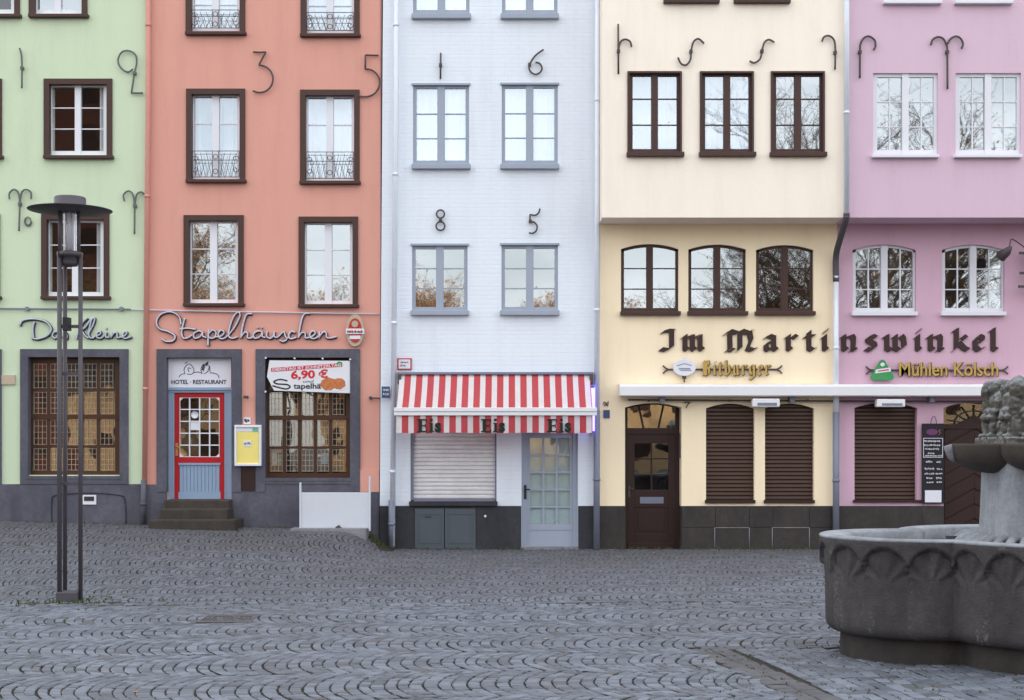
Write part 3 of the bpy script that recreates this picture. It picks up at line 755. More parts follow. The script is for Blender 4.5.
# steps
st = MB()
def stepbox(x0, x1, yt, ybm, Ys):
    st.box(WX(x0, Ys), WX(x1, Ys), Ys, YC_+.3, WZ(ybm, Ys)-.02, WZ(yt, Ys))
stepbox(164, 229.5, 500, 510, 24.75); stepbox(159, 227.5, 509, 521, 24.5); stepbox(148, 234.5, 520, 534, 24.22)
st.build('doorstep', M['step'], h, bevel=.02)
s = MB(); s.pb(241, 466, 255, 491, Yp-.012, YC_+.02); s.build('vent_grille', M['dkbrown'], h)
s = MB(); s.pb(243.5, 417.5, 250.5, 424, YC_-.02, YC_+.01); hn = s.build('house_number', M['sign_white'], h)
scribble(hn, 244.6, 249.4, 418.8, 422.6, YC_-.021, M['black'], 'digits', .011)
s = MB(); s.tube([(WX(x, YC_-.04), YC_-.04, WZ(y, YC_-.04)) for x, y in ((131, 309.4), (160, 310.3), (250, 312), (379, 314))], .013, 6)
s.build('conduit', M['letter'], h)
pipe(h, 'drainpipe', [(148.6, -200), (148.2, 100), (144.5, 485)], .045, M['coralpipe'], Yc=YC_-.07)
pipe(h, 'drainpipe', [(143.8, 480), (142.8, 528)], .048, M['grey_blue'], Yc=YC_-.085)
anchor(h, YC_, [[(253, 52), (259.5, 52.3), (266, 52)], [(266, 52), (262.5, 58), (259, 65)], [(259, 65), (265, 66.5), (270.5, 71), (273, 78.5), (271, 86), (266, 91), (259, 92.5), (253, 90.8)]], knob=None)
anchor(h, YC_, [[(365.5, 55), (378.5, 55.5)], [(365.5, 55), (365.2, 69)], [(365.2, 69), (371.5, 70), (377, 74.5), (379.6, 81), (378.5, 88), (374, 94), (367, 96.6), (359, 96.4)]])
s = MB(); s.tube([(WX(371, YC_), YC_-.1, WZ(398, YC_)), (WX(371, YC_), YC_, WZ(398, YC_))], .03, 8); s.tube([(WX(371, YC_), YC_-.08, WZ(398, YC_)), (WX(380, YC_), YC_-.08, WZ(398.5, YC_))], .012, 6); s.build('cable_hook', M['iron'], h)
s = MB(); s.tube([(WX(247.5, YC_), YC_-.16, WZ(397, YC_)), (WX(247.5, YC_), YC_, WZ(397, YC_))], .02, 8); s.tube([(WX(245.5, YC_), YC_-.16, WZ(397, YC_)), (WX(250, YC_), YC_-.16, WZ(397.5, YC_))], .025, 8); s.build('wall_hook', M['iron'], h)
settle(h)

# ---- white
h = empty('townhouse', 'tall narrow white painted brick house above the ice cream shop', 'house', (WX(490, YF), YF, 0), HG)
holes = [(413, -60, 469.5, 15), (502, -60, 557.5, 15), (413, 85, 469, 165), (501.7, 84.5, 557.8, 165), (412, 245.5, 467.5, 311), (501.5, 245, 558, 311), (410.5, 420, 496.5, 503), (521.5, 425, 578, 549)]
wall('wall', YF, (383, 379.5), (601, 599), TOPROW, 560, holes, M['white'], h)
house_body(h, YF, 380.5, 600, M['white'])
kw = dict(surround=1, sw=0, sill=M['sash_blue'], t=3.5, tb=3, mull=7.5, rec=.035, sillh=5, sx=(1.5, 1.5))
for o, b, g_, c_ in (((413, -60, 469.5, 13), (-35, -12), 'glass_cur', 1), ((502, -60, 557.5, 13), (-35, -12), 'glass_cur', 1), ((413, 85, 469, 163.5), (114, 138.5), 'glass_cur', 1), ((501.7, 84.5, 557.8, 163.5), (113.5, 138), 'glass_cur', 1),
                     ((412, 245.5, 467.5, 310), (268.5, 288.5), 'glass_sky', 0), ((501.5, 245, 558, 310), (268.5, 288.5), 'glass_sky', 0)):
    w = window(h, YF, o, M['sash_blue'], b, M[g_], cur=bool(c_), **kw)
    s = MB(); s.pb(o[0]-1.5, o[1]-2, o[2]+1.5, o[1], YF-.03, YF+.03); s.build('lintel_drip', M['sash_blue'], w)
for a, b in ((379.5, 521.3), (578.2, 599)):
    s = MB(); s.pb(a, 506, b, 575, YF-.03, YF+.02); s.build('plinth', M['plinth_dark'], h)
def roller(root, x0, x1, y0, y1, Y, mat, pitch, rise=0, name='roller_shutter', label=None):
    m = MB(); y = y1
    while y > y0:
        ya = max(y0, y-pitch); Yb = Y
        X0, X1 = WX(x0-.5, Y), WX(x1+.5, Y); za, zb = WZ(y, Y), WZ(ya, Y); hh = zb-za
        m.quad((X0, Y+.022, za), (X1, Y+.022, za), (X1, Y, za+hh*.3), (X0, Y, za+hh*.3))
        m.quad((X0, Y, za+hh*.3), (X1, Y, za+hh*.3), (X1, Y+.003, za+hh*.8), (X0, Y+.003, za+hh*.8))
        m.quad((X0, Y+.003, za+hh*.8), (X1, Y+.003, za+hh*.8), (X1, Y+.022, zb), (X0, Y+.022, zb))
        y -= pitch
    return m.build(name, mat, root, label)
sh = roller(h, 413.5, 495, 420, 499, YF+.06, M['shutter_w'], 4.1)
s = MB(); s.pb(410.5, 420, 413.5, 500, YF+.02, YF+.1); s.pb(494.8, 420, 497, 500, YF+.02, YF+.1); s.pb(413.5, 499, 495, 502, YF+.04, YF+.1); s.build('guide_rail', M['zincdk'], sh)
s = MB(); s.pb(409, 501.5, 497.5, 506, YF-.09, YF+.1); s.build('shop_sill', M['plinth_dark'], h, bevel=.006)
s = MB(); Yc = YF-.05
s.pb(415, 508.5, 444, 549, Yc, YF); s.pb(445, 508.5, 475.5, 549, Yc, YF)
for a, b in ((418, 441.5), (448, 472.5)): s.pb(a, 513, b, 514.5, Yc-.008, YF); s.pb(a, 542, b, 543.5, Yc-.008, YF); s.pb(a, 513, a+1.2, 543.5, Yc-.007, YF); s.pb(b-1.2, 513, b, 543.5, Yc-.007, YF)
cb = s.build('service_hatch', M['cabinet'], h)
s = MB(); s.pb(424.5, 515.5, 431, 516.8, Yc-.02, YF); s.build('latch', M['iron'], cb)
s = MB(); s.tube([(WX(485.3, YF), YF-.045, WZ(516, YF)), (WX(485.3, YF), YF-.02, WZ(516, YF))], .022, 8); s.build('wall_plug', M['sash_white'], h)
Yd = YF+.1
d = MB(); d.pb(521.5, 425, 527, 549, Yd-.03, Yd+.06); d.pb(573, 425, 578, 549, Yd-.03, Yd+.06); d.pb(527, 425, 573, 433.5, Yd-.03, Yd+.06); d.build('door_frame', M['sash_blue'], h)
d = MB(); d.pb(527, 433.5, 530, 548, Yd, Yd+.05); d.pb(570, 433.5, 573, 548, Yd, Yd+.05); d.pb(530, 433.5, 570, 438, Yd, Yd+.05); d.pb(530, 524, 570, 530, Yd, Yd+.05); d.pb(530, 530, 570, 533, Yd+.01, Yd+.05); d.pb(530, 533, 570, 548, Yd+.003, Yd+.05)
for k in (1, 2): x = 530+40*k/3; d.pb(x-1, 438, x+1, 524, Yd+.004, Yd+.05)
for k in range(1, 5): y = 438+86*k/5; d.pb(530, y-1, 570, y+1, Yd+.006, Yd+.048)
door = d.build('door', M['sash_blue'], h)
g = MB(); g.pb(529.5, 437, 570.5, 525, Yd+.02, Yd+.024); g.build('pane', M['glass_frost'], door)
g = MB(); g.pb(529.5, 437, 570.5, 525, Yd+.05, Yd+.055); g.build('frosted_backing', M['frost'], door)
d = MB(); d.pb(524, 485, 526.5, 499, Yd-.045, Yd-.02); d.tube([(WX(525, Yd), Yd-.08, WZ(489, Yd)), (WX(530, Yd), Yd-.08, WZ(489.5, Yd))], .012, 6); d.build('handle', M['black'], door)
s = MB(); s.pb(520.5, 547.5, 578.5, 551, YF-.12, YF+.2); s.build('threshold', M['slab'], h)
anchor(h, YF, [[(440.7, 53), (440.5, 79)]], .016, knob=(440.6, 65))
anchor(h, YF, [[(543.5, 49.5), (535, 56), (529.5, 65), (530, 71), (535, 74.3), (540, 72.5), (542, 68), (539.5, 63.5), (535.5, 62.3)]], .016, knob=(529.6, 64.5))
anchor(h, YF, [[(440.5+3.9*math.cos(q*.63), 214+4*math.sin(q*.63)) for q in range(11)], [(440.5+4.3*math.cos(q*.63), 226+4.3*math.sin(q*.63)) for q in range(11)]], .015, knob=(440.5, 219.5))
anchor(h, YF, [[(540, 208.5), (538.5, 213), (535, 215.2), (530, 214.5)], [(530, 214.5), (530, 222)], [(530, 222), (534, 222.2), (537, 226), (536, 231), (532, 233.3), (529, 232.5)]], .015, knob=(530.3, 221))
pipe(h, 'drainpipe', [(396.8, -200), (396, 100), (392.3, 546)], .048, M['zinc'], Yc=YF-.12)
pipe(h, 'drainpipe', [(391.8, 500), (391.5, 548)], .056, M['zincdk'], Yc=YF-.12)
pipe(h, 'drainpipe', [(597.8, -200), (597.2, 200), (596.8, 420)], .048, M['zinc'], Yc=YF-.12)
pipe(h, 'drainpipe', [(596.8, 410), (596.6, 549)], .056, M['zincdk'], Yc=YF-.12)
settle(h)
# awning
a = empty('striped_awning', 'red and white striped awning lettered Eis over the ice cream shop', 'awning', (WX(495, 24.6), 24.6, 2.2))
Ya, Yb = 24.9, 24.2
X0, X1 = -1.965, 1.37
m = MB(); n = 60
zt, zb = WZ(374, Ya), WZ(408.5, Yb)
for i in range(n):
    for j in range(8):
        def q(i, j):
            x = X0+(X1-X0)*i/n; t = j/8; return (x, Ya+(Yb-Ya)*t, zt+(zb-zt)*t-.05*math.sin(math.pi*t)+.004*math.sin(x*9+t*4))
        m.quad(q(i, j+1), q(i+1, j+1), q(i+1, j), q(i, j)); m.sm[-1] = True
m.build('canopy', M['stripes'], a)
m = MB(); zt, zb = WZ(414, Yb), WZ(433, Yb)
for i in range(n*2):
    for j in range(4):
        def q(i, j):
            x = X0+(X1-X0)*i/(n*2); t = j/4; return (x, Yb-.005+.018*t*math.sin(x*7.5)+.008*t*math.sin(x*17), zt+(zb-zt)*t+.006*t*math.sin(x*5))
        m.quad(q(i, j+1), q(i+1, j+1), q(i+1, j), q(i, j)); m.sm[-1] = True
m.build('valance', M['stripes'], a)
m = MB(); m.pb(393.8, 407.5, 597, 411.5, Yb-.06, Yb+.05); m.pb(394, 411.5, 596.8, 415.5, Yb-.045, Yb+.05); m.build('front_bar', M['awnwhite'], a, bevel=.008)
m = MB(); m.pb(397, 372, 593.5, 374.3, Ya-.06, YF-.002); m.build('top_rail', M['zincdk'], a)
for x0, x1 in ((397.5, 401), (589.5, 593.5)):
    m = MB(); m.pb(x0, 374, x1, 384, Ya-.1, YF-.002); m.build('bracket', M['iron'], a)
for x in (X0+.05, X1-.05):
    m = MB(); xe = x+(.9 if x < 0 else -.9); m.tube([(x, Ya, WZ(384, Ya)), (xe, 24.6, WZ(405, Ya)), (x, Yb+.03, WZ(413, Yb))], .018, 8); m.build('folding_arm', M['zincdk'], a)
def eis(cx):
    m = MB(); Y0 = Yb-.035; u = 1.0
    B = lambda x0, y0, x1, y1: m.pb(cx+x0, y0, cx+x1, y1, Y0, Y0+.006)
    # E with slab serifs
    B(-12, 419, -10, 420.3); B(-12, 431, -10, 432.3); B(-10.4, 419, -7, 432.3); B(-7, 419, -2.2, 420.5); B(-7, 430.8, -2.0, 432.3); B(-7, 425, -4.2, 426.4); B(-3.2, 420.5, -2.2, 422.6); B(-3.0, 428.6, -2.0, 430.8); B(-4.2, 423.6, -3.3, 427.8)
    # i
    B(.2, 422.8, 3.8, 424); B(1.2, 424, 3.8, 431); B(0, 431, 5, 432.3); B(1, 418.6, 3.8, 421.2)
    o = m.build('lettering', M['awntext'], a)
    text(a, 's', cx+5.8, cx+12, 422.6, 432.5, Y0+.004, M['awntext'], 'lettering', .045, .006)
for cx in (429, 493, 559): eis(cx)
settle(a)
# blue neon light by the awning
a = empty('neon_light', 'glowing blue neon tube beside the right end of the striped awning', 'light', (WX(594, YF), YF-.1, 2.6))
m = MB(); m.tube([(WX(593, 24.9), 24.86, WZ(388, 24.86)), (WX(593, 24.9), 24.86, WZ(431, 24.86))], .035, 8); m.build('tube', M['neon'], a)
m = MB(); m.pb(590.5, 386, 593.8, 388, 24.9, 24.99); m.pb(590.5, 431, 593.8, 433, 24.9, 24.99); m.build('socket', M['zincdk'], a); settle(a)

# ---- cream
h = empty('townhouse', 'cream house with jettied upper floors and dark brown shutters', 'house', (WX(720, YF), YF, 0), HG)
holes = [(623, -70, 674, 0), (666.5, -70, 715.5, .2), (737, -70, 786.5, .2)][1:]+[(629.5, 73, 680, 154), (702, 73, 752, 154), (773, 73, 823, 154)]
wall('upper_wall', YJ, (602, 602), (846, 843.5), TOPROW, 217.5, holes, M['cream'], h)
for o in holes:
    w = window(h, YJ, (o[0], o[1], o[2], o[3]-2.5), M['brown'], (o[1]+26, o[1]+52) if o[1] > 0 else (-40, -18), M['glass_cur' if o[0] < 760 else 'glass_sky'], surround=1, sw=2, surr_mat=M['brown'], sill=M['brown'], sillh=4.5, sx=(.6, 2.5), t=3.2, tb=2.5, mull=6.5, cur=o[0] < 760, gap=.15 if o[0] > 690 else 0, rec=.05)
holes = [(621, 244, 678.5, 312, 5), (688.3, 244.5, 746, 312, 5), (756, 245, 813.5, 312, 5), (625, 403, 681.5, 551, 4.5), (706, 403.5, 754.5, 502, 5), (765, 403.5, 814, 502, 5)]
wall('lower_wall', YF, (599, 599), (838, 836), 205, 560, holes, M['cream_low'], h)
house_body(h, YF, 599.5, 837, M['cream'], yjet=YJ)
s = MB(); zj = WZ(217.5, YJ); X0, X1 = WX(602, YJ), WX(843.9, YJ)
s.quad((X0, YJ+.001, zj), (X1, YJ+.001, zj), (X1, YF+.01, zj), (X0, YF+.01, zj)); s.quad((X0, YJ+.001, zj), (X0, YF+.05, zj), (X0, YF+.05, 13), (X0, YJ+.001, 13)); s.build('jetty', M['cream'], h)
for i, o in enumerate(holes[:3]):
    window(h, YF, (o[0], o[1], o[2], 311), M['brown'], (268.5, 289), M['glass_sky'], sw=0, sill=M['brown'], sillh=4, sx=(.5, 2.5), t=3, tb=3, mull=6.5, rise=5, rec=.07)
for o in holes[4:]:
    w = roller(h, o[0], o[2], o[1], 500, YF+.1, M['shutter_b'], 4.0)
    s = MB(); s.pb(o[0]-.8, 500, o[2]+1, 503.3, YF-.05, YF+.2); s.build('shutter_sill', M['dkbrown'], w)
Yd = YF+.34
wd = lambda x: x
d = MB(); d.pb(624, 428, 682, 434, Yd-.02, Yd+.08); d.pb(624, 400, 627.5, 551, Yd-.01, Yd+.08); d.pb(675.5, 400, 683, 551, Yd-.01, Yd+.08)
for k in range(10):
    xa = 624+58*k/10; xb = 624+58*(k+1)/10; ya, yb = arch_y(xa, 624, 682, 402, 5), arch_y(xb, 624, 682, 402, 5)
    d.prism([(WX(xa, Yd), WZ(ya-1, Yd)), (WX(xb, Yd), WZ(yb-1, Yd)), (WX(xb, Yd), WZ(yb+2.6, Yd)), (WX(xa, Yd), WZ(ya+2.6, Yd))], Yd-.015, Yd+.08)
for (xa, xb) in ((638, 644), (664, 658)):
    d.prism([(WX(xa-.9, Yd), WZ(403, Yd)), (WX(xa+.9, Yd), WZ(403, Yd)), (WX(xb+.9, Yd), WZ(430, Yd)), (WX(xb-.9, Yd), WZ(430, Yd))], Yd-.012, Yd+.06)
tf = d.build('transom_frame', M['dkbrown'], h)
g = MB(); g.pb(626, 402, 678, 429, Yd+.03, Yd+.034); g.build('pane', M['glass_warm'], tf)
d = MB(); d.pb(627.5, 434, 634.5, 550, Yd, Yd+.06); d.pb(668.5, 434, 675.5, 550, Yd, Yd+.06); d.pb(634.5, 434, 668.5, 443.5, Yd, Yd+.06); d.pb(634.5, 490, 668.5, 507, Yd, Yd+.06); d.pb(634.5, 534, 668.5, 550, Yd, Yd+.06); d.pb(634.5, 507, 668.5, 534, Yd+.015, Yd+.06); d.pb(638, 510, 665, 531, Yd+.004, Yd+.03)
d.pb(650.8, 443, 652.4, 491, Yd+.004, Yd+.05); d.pb(634, 458, 669, 459.4, Yd+.005, Yd+.05); d.pb(634, 474, 669, 475.4, Yd+.005, Yd+.05); d.pb(628, 543, 675, 549, Yd-.02, Yd)
door = d.build('door', M['dkbrown'], h, bevel=.004)
g = MB(); g.pb(634, 443, 669, 490.5, Yd+.03, Yd+.034); g.build('pane', M['glass_dim'], door)
d = MB(); d.pb(640, 497, 663.5, 503.5, Yd-.012, Yd+.01); d.build('letterbox', M['zincdk'], door)
d = MB(); d.pb(628.3, 486, 630.3, 497, Yd-.012, Yd+.01); d.tube([(WX(629.3, Yd), Yd-.05, WZ(489, Yd)), (WX(633.5, Yd), Yd-.05, WZ(489, Yd))], .012, 6); d.build('handle', M['iron'], door)
# dark stone slab plinth: each slab has its own joint
s = MB(); edges = [599.2, 625]; 
s.pb(599.4, 506, 624.8, 575, YF-.03, YF+.02); s.build('plinth', M['tile_dark'], h); s = MB()
xs = [681.7, 715.5, 749.5, 773, 809.5, 838]
for i in range(5):
    s.pb(xs[i]+.25, 506, xs[i+1]-.25, 527, YF-.03, YF+.02); s.pb(xs[i]+.25, 527.6, xs[i+1]-.25, 575, YF-.03-.002*(i % 2), YF+.02)
s.build('plinth', M['tile_dark'], h)
for a_, b_ in ((680.8, 682.2), (624.4, 625.6)):
    s = MB(); s.pb(a_, 506.2, b_, 575, YF-.01, YF+.36); s.build('plinth_return', M['tile_dark'], h)
s = MB(); s.pb(681.7, 506.3, 838, 575, YF-.024, YF+.01); s.build('plinth_joint', M['joint'], h)
for x0, x1 in ((714.5, 749), (772, 809)):
    s = MB(); P = lambda x, y: (WX(x, YF), YF-.034, WZ(y, YF)); s.tube([P(x0, 552), P(x0, 527.6)], .008, 5); s.tube([P(x0, 527.6), P(x1, 527.6)], .008, 5); s.tube([P(x1, 527.6), P(x1, 552)], .008, 5); s.build('hatch_outline', M['slab'], h)
m = MB(); Yr = YF-.1; m.tube([(WX(628, Yr), Yr, WZ(399.8, Yr)), (WX(837, Yr), Yr, WZ(401, Yr))], .014, 6)
for x in (649, 730, 808): m.tube([(WX(x, Yr), Yr, WZ(400.3, Yr)), (WX(x, Yr), YF, WZ(400.3, Yr))], .02, 6)
m.build('rod', M['iron'], h)
anchor(h, YF, [[(684, 402.5), (690, 402.3)], [(690, 402.3), (687.5, 405), (686, 408)]], .01)
anchor(h, YJ, [[(618.2, 24), (618.4, 74)], [(618.6, 49), (620.5, 42), (625, 39.3), (630, 41.5), (631.5, 47)]], .017, knob=(618.5, 51))
anchor(h, YJ, [[(678, 57.5), (681, 63.5), (686, 65), (690.3, 60), (691.2, 51), (693.5, 42), (698.5, 38.8), (704, 43.5)]], .017, knob=(691, 51.3))
anchor(h, YJ, [[(749.5, 61), (754.5, 62.8), (760, 59), (762, 51), (764.5, 42.5), (769, 39.6), (774.5, 42.5)]], .017, knob=(762, 51))
anchor(h, YJ, [[(822, 41.5), (824, 37), (829, 35.8), (834, 40), (835.3, 50), (835, 69.5)]], .017, knob=(835.2, 52.5))
pl = MB(); pl.pb(603.5, 410, 609.8, 418, YF-.02, YF+.002); pl.build('house_number', M['blueplate'], h)
s = MB(); s.tube([(WX(606+2.4*math.cos(q), YF), YF-.012, WZ(403.5+2.6*math.sin(q*1.9), YF)) for q in range(9)], .008, 5); s.build('wall_mark', M['iron'], h)
s = MB(); s.pb(679.2, 433, 680.7, 458, YF+.12, YF+.2); s.build('bell_panel', M['iron'], h)
settle(h)
# ---- pink
h = empty('townhouse', 'lilac pink house with white windows at the right end of the row', 'house', (WX(940, YF), YF, 0), HG)
up = [(884.5, -70, 941, 0), (956, -70, 1012, 0), (873, 73, 938, 154), (955.5, 73, 1021, 154)]
wall('upper_wall', YJ, (846, 843.5), (1130, 1130), TOPROW, 217.5, up, M['pink'], h)
for o in up: window(h, YJ, (o[0], o[1], o[2], o[3]), M['sash_white'], (102, 127) if o[1] > 0 else (-46, -22), M['glass_sky'], sw=0, sill=M['sash_white'], sillh=3.2, sx=(.6, 1.5), t=4.2, tb=4, mull=6.5, cols=2, rec=.05)
holes = [(852.7, 244.5, 916, 313, 5.5), (942, 244.5, 1004.5, 313, 5.5), (854.5, 402.5, 917, 502, 5.5), (943.5, 402.5, 1004, 551, 5)]
wall('lower_wall', YF, (838, 836), (1130, 1130), 205, 560, holes, M['pink_low'], h)
house_body(h, YF, 837.5, 1128, M['pink'], yjet=YJ)
s = MB(); X0, X1 = WX(844, YJ), WX(1130, YJ); s.quad((X0, YJ+.001, zj), (X1, YJ+.001, zj), (X1, YF+.01, zj), (X0, YF+.01, zj)); s.build('jetty', M['pink'], h)
for o in holes[:2]: window(h, YF, (o[0], o[1], o[2], 311.5), M['sash_white'], (269, 289.5), M['glass_sky'], sw=0, sill=M['sash_white'], sillh=4, sx=(.5, 2), t=3, tb=3.5, mull=6.5, cols=2, rise=5.5, rec=.07)
o = holes[2]; w = roller(h, o[0], o[2], o[1], 500, YF+.12, M['shutter_b'], 4.0)
s = MB(); s.pb(o[0]-1, 500, 945, 502.5, YF-.05, YF+.22); s.build('shutter_sill', M['dkbrown'], w)
s = MB(); s.pb(942.4, 506.2, 944, 575, YF-.028, YF+.24); s.build('plinth_return', M['tile_dark'], h)
for a_, b_ in ((836, 942.4), (1004.5, 1130)):
    s = MB(); s.pb(a_, 506, b_, 575, YF-.03, YF+.02); s.build('plinth', M['tile_dark'], h)
Yd = YF+.2; d = MB(); d.pb(942, 424, 1005, 429, Yd-.04, Yd+.06); d.pb(942, 427, 1005, 551, Yd, Yd+.05)
for k in range(9):
    y = 430+k*15
    for s0, s1 in (((944, y+14), (974, y-2)), ((974, y-2), (1004, y+14))):
        d.prism([(WX(s0[0], Yd), WZ(s0[1]-13, Yd)), (WX(s1[0], Yd), WZ(s1[1]-13, Yd)), (WX(s1[0], Yd), WZ(s1[1]+.2, Yd)), (WX(s0[0], Yd), WZ(s0[1]+.2, Yd))][::-1], Yd-.022, Yd+.01) if y+14 < 552 else None
door = d.build('door', M['dkbrown'], h, bevel=.006)
d = MB()
for k in range(7):
    aa = math.pi*(k+.5)/7; d.tube([(WX(974, Yd), Yd-.01, WZ(424, Yd)), (WX(974+28*math.cos(aa), Yd), Yd-.01, WZ(424-19*math.sin(aa), Yd))], .011, 5)
for rr in (.35, .7): d.tube([(WX(974+28*rr*math.cos(math.pi*q/10), Yd), Yd-.01, WZ(424-19*rr*math.sin(math.pi*q/10), Yd)) for q in range(11)], .011, 5)
d.build('fanlight', M['iron'], door)
g = MB(); g.pb(942, 400, 1005, 425, Yd+.02, Yd+.024); g.build('pane', M['glass_dim'], door)
anchor(h, YJ, [[(859.8, 78), (860, 52), (860.5, 44), (864, 38), (869, 36.3), (874.5, 40), (875.5, 46), (873.5, 50)]], .018, knob=(860, 52))
anchor(h, YJ, [[(931, 45), (932.5, 40), (937.5, 37), (943, 38.5), (946.5, 45), (947.3, 52), (947.5, 89)], [(947.2, 44), (951, 38.5), (956.5, 36.3), (961, 39), (963, 44), (961.5, 48.5)]], .018, knob=(947.3, 52))
pipe(h, 'drainpipe', [(846.8, -200), (846.5, 217)], .048, M['zinc'], 'bright zinc drainpipe down the jettied upper floors', Yc=YJ-.1)
m = MB(); a_, b_ = Vector((WX(846.5, YJ-.1), YJ-.1, WZ(213, YJ-.1))), Vector((WX(836, YF-.12), YF-.12, WZ(282, YF-.12)))
m.tube(smooth_path([a_, a_+Vector((0, .05, -.12)), a_+Vector((-.02, .4, -.4)), b_+Vector((0, 0, .45)), b_], 6), .055, 12); m.build('drainpipe_bend', M['lampmetal'], h, 'dark brown bent pipe under the jetty')
pipe(h, 'drainpipe', [(836, 276), (836, 420)], .05, M['zinc'], 'lower zinc drainpipe', Yc=YF-.12)
pipe(h, 'drainpipe', [(836, 412), (836, 549)], .058, M['zincdk'], Yc=YF-.12)
m = MB(); m.tube([(WX(840, Yr), Yr, WZ(401, Yr)), (WX(1020, Yr), Yr, WZ(401.5, Yr))], .014, 6); m.build('rod', M['iron'], h)
settle(h)

# ------------------------------------------------------------------ awning case, heaters, wall signs
a = empty('awning_case', 'long closed white awning box across the cream and pink houses', 'awning', (WX(830, YF), YF-.2, 2.7))
m = MB(); Y0 = YF-.34; x0, x1 = WX(620, Y0), WX(1075, Y0); zt, zb = WZ(385.5, Y0), WZ(396.5, Y0)
pts = [(Y0+.04, zt+.02), (Y0, zt-.02), (Y0, zb+.02), (Y0+.03, zb), (YF-.01, zb+.03), (YF-.01, zt+.04)]
for k in range(6):
    p, q = pts[k], pts[(k+1) % 6]; m.quad((x0, p[0], p[1]), (x1, p[0], p[1]), (x1, q[0], q[1]), (x0, q[0], q[1]))
m.poly([(x0, p[0], p[1]) for p in pts]); m.poly([(x1, p[0], p[1]) for p in pts][::-1]); m.build('case', M['awnwhite'], a)
for x in (660, 790, 930, 1040):
    m = MB(); m.pb(x, 397, x+5, 402, YF-.2, YF); m.build('bracket', M['zincdk'], a)
settle(a)
for x0, x1, y0, y1, lab in ((752.5, 780, 398.5, 407, 'white patio heater under the awning box between the two brown shutters of the cream house'), (877, 905.5, 399, 407, 'white patio heater under the awning box above the pink house shutter')):
    a = empty('patio_heater', lab, 'heater', (WX((x0+x1)/2, YF), YF-.2, 2.6), 'white heaters under the awning box')
    Y0 = YF-.32; m = MB(); m.pb(x0, y0, x1, y1, Y0, Y0+.18); m.build('housing', M['awnwhite'], a, bevel=.02)
    m = MB(); m.pb(x0+5, y0+4.2, x1-3, y1-1.4, Y0-.004, Y0+.02); m.build('grille', M['zincdk'], a)
    m = MB(); m.pb((x0+x1)/2-2, y0+1, (x0+x1)/2+2, y0+5, Y0+.18, YF+.0); m.build('arm', M['zincdk'], a); settle(a)

# script signs
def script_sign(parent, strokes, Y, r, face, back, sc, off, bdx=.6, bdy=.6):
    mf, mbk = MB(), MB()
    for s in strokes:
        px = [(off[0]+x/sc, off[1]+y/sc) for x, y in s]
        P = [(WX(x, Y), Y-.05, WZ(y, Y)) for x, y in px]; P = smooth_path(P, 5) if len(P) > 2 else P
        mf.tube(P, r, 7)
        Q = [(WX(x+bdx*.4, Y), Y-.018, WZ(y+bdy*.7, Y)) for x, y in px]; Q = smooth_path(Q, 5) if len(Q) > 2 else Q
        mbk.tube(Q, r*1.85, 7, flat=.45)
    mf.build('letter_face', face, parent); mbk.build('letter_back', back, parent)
a = empty('shop_sign', 'curly script sign reading Stapelhäuschen on the coral wall', 'sign', (WX(247, YC_), YC_, 3.6))
STAP = [[(162, 128), (152, 86), (110, 62), (60, 74), (36, 112), (52, 148), (98, 163), (131, 185), (120, 210), (86, 213), (66, 200)],
 [(181, 95), (172, 130), (165, 168), (174, 196), (196, 195), (218, 180)], [(155, 150), (195, 146), (238, 152)],
 [(272, 166), (250, 160), (226, 176), (232, 197), (258, 190), (273, 166), (273, 186), (292, 194)],
 [(304, 152), (301, 190), (300, 236)], [(303, 174), (322, 156), (340, 166), (336, 190), (318, 198), (303, 190)],
 [(336, 190), (366, 186), (382, 168), (368, 156), (352, 172), (358, 196), (382, 198), (402, 182)],
 [(402, 182), (436, 140), (463, 82), (452, 64), (428, 92), (408, 150), (406, 186), (424, 198), (450, 190)],
 [(525, 72), (500, 74), (486, 100), (474, 150), (468, 196)], [(468, 190), (486, 168), (502, 170), (502, 194), (520, 196), (534, 184)],
 [(578, 166), (556, 160), (532, 176), (538, 197), (564, 190), (578, 168), (578, 188), (594, 194)], [(552, 142), (556, 140)], [(574, 142), (578, 140)],
 [(602, 162), (600, 188), (618, 198), (634, 184), (640, 162)], [(640, 162), (638, 188), (656, 194)],
 [(656, 192), (676, 172), (688, 164), (694, 184), (702, 202), (684, 214), (666, 206)], [(702, 200), (716, 186)],
 [(746, 168), (728, 162), (712, 180), (722, 200), (752, 192)],
 [(820, 70), (794, 72), (780, 98), (768, 150), (762, 196)], [(762, 190), (780, 168), (797, 172), (797, 194), (814, 194)],
 [(814, 194), (838, 184), (848, 168), (834, 160), (820, 176), (826, 196), (848, 198), (866, 184)],
 [(868, 164), (868, 198)], [(868, 190), (888, 166), (904, 170), (906, 192), (926, 196), (958, 188)]]
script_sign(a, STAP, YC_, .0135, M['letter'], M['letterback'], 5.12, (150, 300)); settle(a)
a = empty('shop_sign', 'curly script sign reading Das Kleine on the green wall behind the lamp', 'sign', (WX(77, YG), YG, 3.6))
